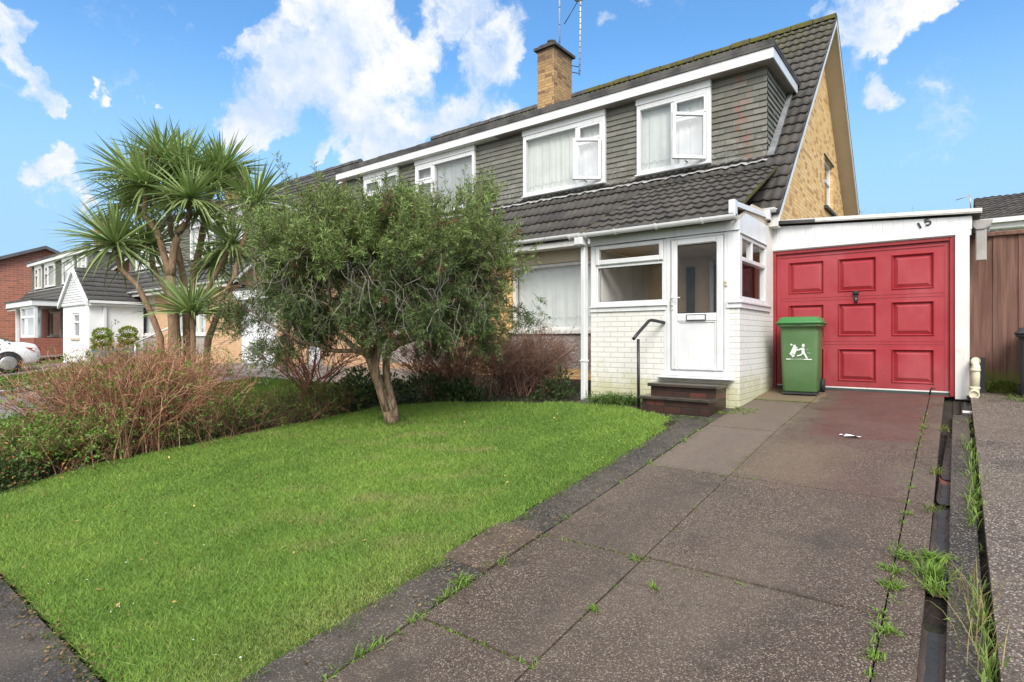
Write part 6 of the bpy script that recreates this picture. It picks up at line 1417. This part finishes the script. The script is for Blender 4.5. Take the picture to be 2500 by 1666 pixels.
    m = MB(); m.box(-38.6, x1, y0, y0 + .25, .6, 1.75); m.box(x1 - .25, x1, y0 + .25, 9.5, .6, 1.75); m.build('brick_base', rb, T)
    m = MB(); m.frame(-38.6, x1, 1.76, 3.35, y0 + .02, y0 + .15, .12); m.rbox(-38.48, x1 - .12, y0 + .02, y0 + .15, 2.75, 2.87); m.frame(-40.6, -38.61, .86, 3.35, y0 + .5, y0 + .65, .12); m.rbox(-39.55, -39.45, y0 + .5, y0 + .65, .98, 3.23); m.box(-41.0, x1 + .1, y0 - .1, 9.5, 3.36, 3.62); w = m.build('frame', upvc, T)
    m = MB(); pane_box(m, -38.48, x1 - .12, 1.88, 3.23, y0 + .1); pane_box(m, -39.45, -38.73, .98, 3.23, y0 + .6); m.build('pane', glass, w); m = MB(); m.box(-38.5, x1 - .1, y0 + .3, y0 + .31, 1.8, 3.3); m.box(-39.5, -38.7, y0 + .9, y0 + .91, .9, 3.3); m.build('blind', blind, w)
    m = MB(); m.rbox(-40.48, -39.55, y0 + .53, y0 + .62, .98, 3.2); m.build('door', upvc, T); m = MB(); m.box(-41.1, x1 + .15, y0 - .15, 9.5, 3.625, 3.70); m.build('roof', felt, T); m = MB(); m.rbox(-41.0, -40.85, y0 + .3, y0 + .45, .8, 3.36); m.build('post', upvc, T)
    # tall red brick house with its gable towards us
    H = thing('brick_house', 'tall red brick house at the far left with a shallow gable', 'house', (-56, 11.65, 1.0))
    ye0, ye1, ym, ze, za = 6.2, 17.1, 11.65, 5.75, 8.0
    m = MB(); m.prism([(ye0, .5), (ye1, .5), (ye1, ze), (ym, za), (ye0, ze)], -62, -50.5, 'x'); m.build('wall', rbf, H)
    m = MB(); m.prism([(ye0 - .4, ze - .25), (ym, za - .02), (ym, za + .2), (ye0 - .4, ze - .02)], -62.3, -50.1, 'x'); m.prism([(ym, za - .02), (ye1 + .4, ze - .25), (ye1 + .4, ze - .02), (ym, za + .2)], -62.3, -50.1, 'x'); m.build('roof', plain('dark grey roof', (.10, .105, .11), (.13, .13, .135), 2, .7, .3), H)
    S = lambda p: (-50.5 - p[1], p[0], p[2]); m = MB(S); m.frame(12.0, 14.2, 5.5, 6.35, -.03, .1, .1); m.rbox(13.05, 13.15, -.03, .1, 5.6, 6.25); w = m.build('window', upvc, H); m = MB(S); pane_box(m, 12.1, 14.1, 5.6, 6.25, -.005); m.build('pane', darkglass, w)
    m = MB(); m.box(-56.6, -55.6, 8.1, 9.3, 6.2, 8.6); ch = m.build('chimney', chb, H); m = MB(); m.box(-56.7, -55.5, 8.0, 9.4, 8.601, 8.7); m.lathe([(.12, 0), (.12, .3)], (-56.1, 8.4, 8.7), 10); m.lathe([(.12, 0), (.12, .3)], (-56.1, 9.0, 8.7), 10); m.build('chimney_cap', felt, ch)
    T = thing('tv_aerial', 'thin far aerial beside the chimney at the left edge', 'aerial', (-55.4, 9.4, 7.8)); m = MB(); m.tube([(-55.4, 9.5, 7.0), (-55.4, 9.5, 9.6)], .03, 6); m.tube([(-55.4, 9.1, 9.4), (-55.4, 10.0, 9.45)], .02, 5); m.tube([(-55.4, 9.3, 9.1), (-55.4, 9.9, 9.1)], .015, 5); m.build('mast', alu, T)
    # right-hand house beyond the fence
    H = thing('bungalow', 'grey tiled house roof showing above the fence at the right edge', 'house', (3, 18, 1.0))
    m = MB(); m.box(.75, 9, 17.2, 23, .8, 4.35); m.build('wall', white_render, H)
    m = MB(); s = unit(np.array([[0, 3.0, 1.05]]))[0]; tile_sheet(m, (.36, 16.85, 4.42), (1, 0, 0), s, 9, math.hypot(3.0, 1.05), ns=4, gauge=.3); m.face([(.36, 19.85, 5.46), (9.3, 19.85, 5.46), (9.3, 23.3, 4.3), (.36, 23.3, 4.3)]); rf = m.build('roof', tileB, H)
    m = MB(); m.box(.36, 9, 16.83, 16.86, 4.18, 4.40); m.box(.36, 9, 16.86, 17.2, 4.18, 4.2); m.box(.36, .39, 16.86, 17.3, 4.2, 4.5); m.build('fascia', upvc, H); m = MB(); m.box(.32, 9, 16.72, 16.825, 4.30, 4.40); m.build('gutter', upvc, H)
    T = thing('tv_aerial', 'thin aerial standing on the right hand house roof', 'aerial', (.36, 19, 5.2)); 
    q = lambda x, y: tuple((lambda r: Vector((r[0] * 19 / r[1], 19, CAMZ + r[2] * 19 / r[1])))(on_ray(x, y, 1.0) - Vector((0, 0, CAMZ))))
    m = MB(); m.tube([q(2370, 515), q(2369, 477)], .014, 6); m.tube([q(2369, 477), q(2334, 489)], .011, 6); m.build('mast', alu, T)
far_garage()

def topiary(x, y, label, s):
    T = thing('topiary_bush', label, 'topiary', (x, y, gf(y)), 'clipped golden bushes')
    m = MB(); m.lathe([(.16, 0), (.2, .3), (.21, .32), (.18, .32)], (x, y, gf(y)), 16); m.build('pot', clay, T); m = MB(); m.tube([(x, y, gf(y) + .3), (x, y, gf(y) + .8)], .03, 6); m.build('stem', barkT, T)
    fb = FB()
    for zc, r in ((.62, .33), (.95, .34), (1.28, .30)):
        n = 900; d = sph(n); p = np.array([x, y, gf(y) + zc * s]) + d * np.array([r, r, .2]) * rnd((n, 1), .7, 1.05); fb.leaves(p, unit(d + sph(n) * .7), sph(n), rnd(n, .05, .09), rnd(n, .025, .045), vcol(n, (.10, .15, .012), (.30, .36, .03), .2))
    fb.build('foliage', leafm, T)
topiary(-25.9, 7.75, 'clipped golden green bush nearer the extension corner', .84); topiary(-25.9, 8.62, 'clipped golden green bush nearer the orange brick house', .84)
def crate(x, y, z, label):
    T = thing('recycling_box', label, 'recycling box', (x, y, z), 'recycling boxes'); BASE[T.name] = Vector((x, y, z)); m = MB(); m.loft([[(x + a, y + b, z + c) for a, b, c in rrect(.22, .28, .04, h)] if True else 0 for h in (0, .02)] + [[(x + a, y + b, z + c) for a, b, c in rrect(.26, .33, .04, h)] for h in (.40, .44)]); m.build('box', bluep, T); m = MB(); m.loft([[(x + a, y + b, z + c) for a, b, c in rrect(.27, .34, .04, h)] for h in (.441, .47)]); m.build('rim', bluep, T)
crate(-25.2, 7.6, gf(7.6), 'teal box behind the hedge under the nearer golden bush'); crate(-25.2, 8.3, gf(8.3), 'teal box behind the hedge under the farther golden bush')
def white_rail():
    T = thing('handrail', 'long white sloping handrail in front of the far golden bushes', 'handrail', (-24, 7.5, .9)); a = np.array(on_ray(330, 838, 20)); b = np.array(on_ray(414, 800, 18.5)); m = MB(); m.tube([a, b], .03, 8); m.build('rail', upvc, T)
    m = MB(); m.tube([(a[0], a[1], gf(a[1])), tuple(a)], .025, 8); m.build('post', upvc, T); m = MB(); m.tube([(b[0], b[1], gf(b[1])), tuple(b)], .025, 8); m.build('post', upvc, T)
white_rail()

def car():
    zc = .56; T = thing('parked_car', 'white coupe parked at the far left edge with red tail lamp', 'car', (-25.9, 3.42, zc)); T.rotation_euler = (0, 0, rad(-2)); BASE[T.name] = Vector((0, 0, 0))
    # local frame: tail towards +y, nose -y, x across
    st = [(-2.35, .55, .62, .50), (-2.2, .78, .74, .30), (-1.7, .88, .88, .22), (-1.0, .90, .98, .2), (-.2, .90, 1.0, .2), (.8, .91, 1.0, .2), (1.5, .91, 1.02, .22), (1.9, .88, 1.01, .26), (2.15, .82, .96, .32), (2.28, .74, .80, .40), (2.30, .68, .62, .45)]
    m = MB(); rings = []
    for y, hw, zt, zb in st:
        zm = (zt + zb) / 2; rings.append([(hw * .93, y, zb), (hw, y, zb + .10), (hw * 1.0, y, zm), (hw * .985, y, zt - .12), (hw * .86, y, zt - .01), (hw * .4, y, zt + .02), (-hw * .4, y, zt + .02), (-hw * .86, y, zt - .01), (-hw * .985, y, zt - .12), (-hw, y, zm), (-hw, y, zb + .10), (-hw * .93, y, zb)])
    m.loft(rings[::-1]); b = m.build('body', carpaint, T)
    m = MB(); rings = []
    for y, hw, zt in ((-1.15, .66, .99), (-.5, .62, 1.30), (.0, .60, 1.37), (.5, .58, 1.36), (1.1, .56, 1.22), (1.7, .60, 1.02)): rings.append([(hw + .16, y, .96), (hw, y, zt - .05), (hw * .75, y, zt), (-hw * .75, y, zt), (-hw, y, zt - .05), (-hw - .16, y, .96)])
    m.loft(rings[::-1]); m.build('roof', carpaint, T)
    m = MB()
    for sx in (1, -1): m.face([(sx * .815, -.85, 1.01), (sx * .80, .95, 1.04), (sx * .725, .75, 1.22), (sx * .66, .2, 1.31), (sx * .655, -.35, 1.27)])
    m.face([(-.5, 1.72, 1.045), (.5, 1.72, 1.045), (.45, 1.15, 1.245), (-.45, 1.15, 1.245)]); m.build('windows', darkglass, T)
    for sx in (1, -1):
        m = MB(); m.loft([[(sx * .62, 2.27, .80), (sx * .62, 2.28, .70), (sx * .80, 2.17, .72), (sx * .80, 2.17, .82)], [(sx * .60, 2.31, .86), (sx * .60, 2.33, .70), (sx * .86, 2.10, .72), (sx * .89, 1.86, .86)], [(sx * .62, 2.24, .87), (sx * .62, 2.26, .69), (sx * .80, 2.08, .71), (sx * .86, 1.88, .87)]], True, True, False); m.build('tail_light', tail_m, T)
        for y in (-1.45, 1.42):
            m = MB(); c = (sx * .84, y, .33); m.lathe([(.22, -.10), (.31, -.105), (.33, -.07), (.33, .07), (.31, .105), (.22, .10)], c, 24, 'x'); w = m.build('wheel', rubber, T); m = MB(); m.lathe([(.03, -.115), (.20, -.112), (.235, -.10), (.235, .10), (.20, .112), (.03, .115)], c, 18, 'x'); m.build('rim', alu, w)
            m = MB(); m.lathe([(.375, -.115), (.38, .108)], (sx * .805, y, .35), 24, 'x'); m.build('wheel_arch', blackp, T)
    m = MB(); m.rbox(-.7, .7, 2.27, 2.33, .30, .42); m.build('bumper', blackp, T)
car()

def bare_tree():
    b = np.array(on_ray(2098, 560, 34.0)); b[2] = 1.0; T = thing('bare_tree', 'leafless tree rising behind the garage beside the gable', 'tree', tuple(b)); m = MB(); m.tube([b, b + np.array([.1, 0, 4.0]), b + np.array([.25, 0, 6.0])], [.16, .11, .06], 8); m.build('trunk', barkT, T)
    tw = FB(); N = 46; st = b + np.array([.15, 0, 0]) + np.array([0, 0, 1.]) * rnd((N, 1), 3.5, 6.0); en = st + unit(R.normal(size=(N, 3)) * np.array([1, .8, .3]) + np.array([.35, 0, 1.0])) * rnd((N, 1), 1.2, 3.6)
    K = 6; p = poly_paths(st, en, K, -.05, .03); tw.tubes(p, np.linspace(1, .3, K)[None] * rnd((N, 1), .012, .026), vcol(N, (.16, .12, .10), (.24, .19, .16)), 3)
    M = N * 8; pi = np.repeat(np.arange(N), 8); k0 = R.integers(1, K, M); p0 = p[pi, k0]; d = unit(unit(p[pi, -1] - p[pi, 0]) + sph(M) * .8); q = poly_paths(p0, p0 + d * rnd((M, 1), .3, 1.3), 4, 0, .05); tw.tubes(q, np.linspace(1, .5, 4)[None] * np.full((M, 1), .009), vcol(M, (.16, .12, .10), (.24, .19, .16)), 3)
    tw.build('crown', twigm, T)
bare_tree()
def left_garden():
    # clipped lawn edge, planting and pale stones beyond the neighbour's drive
    m = MB(); strip(m, -24.0, -17.9, .95, 6.4, -.03, .4); struct('neighbour_lawn', m, turf_m, base=(-21, 4, .4))
    m = MB(); strip(m, -13.2, -9.55, .95, 7.1, -.03, .4); struct('side_lawn', m, turf_m, base=(-11, 4, .4))
    fb = FB(); N = 60000; x = np.concatenate([rnd(N, -24, -17.9), rnd(N, -13.2, -9.6)]); y = np.concatenate([rnd(N, .95, 6.4), rnd(N, .95, 7.1)]); n = 2 * N; h = rnd(n, .03, .08); base = np.stack([x, y, g(y) - .03], 1); ln = R.normal(size=(n, 2)) * .5
    a = rnd(n, 0, 6.28); fb.blades(base, base + np.stack([ln[:, 0] * h, ln[:, 1] * h, h], 1), rnd(n, .012, .02), np.stack([np.cos(a), np.sin(a), a * 0], 1), vcol(n, (.055, .12, .016), (.12, .21, .03), .15)); tag(fb.build('neighbour_grass', grassm, smooth=False), kind='stuff')
    m = MB(); strip(m, -18.3, -17.85, 1.0, 6.8, .05, .3, .1); struct('kerb_edging', m, path2_m, base=(-18, 4, .4))
    m = MB()
    for i in range(70): x, y, r = R.uniform(-18.9, -18.4), R.uniform(1.5, 6.2), R.uniform(.04, .09); m.lathe([(r * .4, -r * .3), (r, 0), (r * .8, r * .5), (r * .3, r * .7)], (x, y, gf(y) + .0), 7)
    tag(m.build('pale_pebbles', paper), kind='stuff')
    fb = FB(); n = 1500; px, py = rnd(n, -19.3, -18.4), rnd(n, 1.2, 6.2); p = np.stack([px, py, g(py) + rnd(n, 0, .18)], 1); fb.leaves(p, unit(sph(n) + np.array([0, 0, .6])), sph(n), rnd(n, .06, .12), rnd(n, .03, .05), vcol(n, (.03, .07, .015), (.10, .16, .04), .2)); tag(fb.build('border_plants', leafm), kind='stuff')
left_garden()
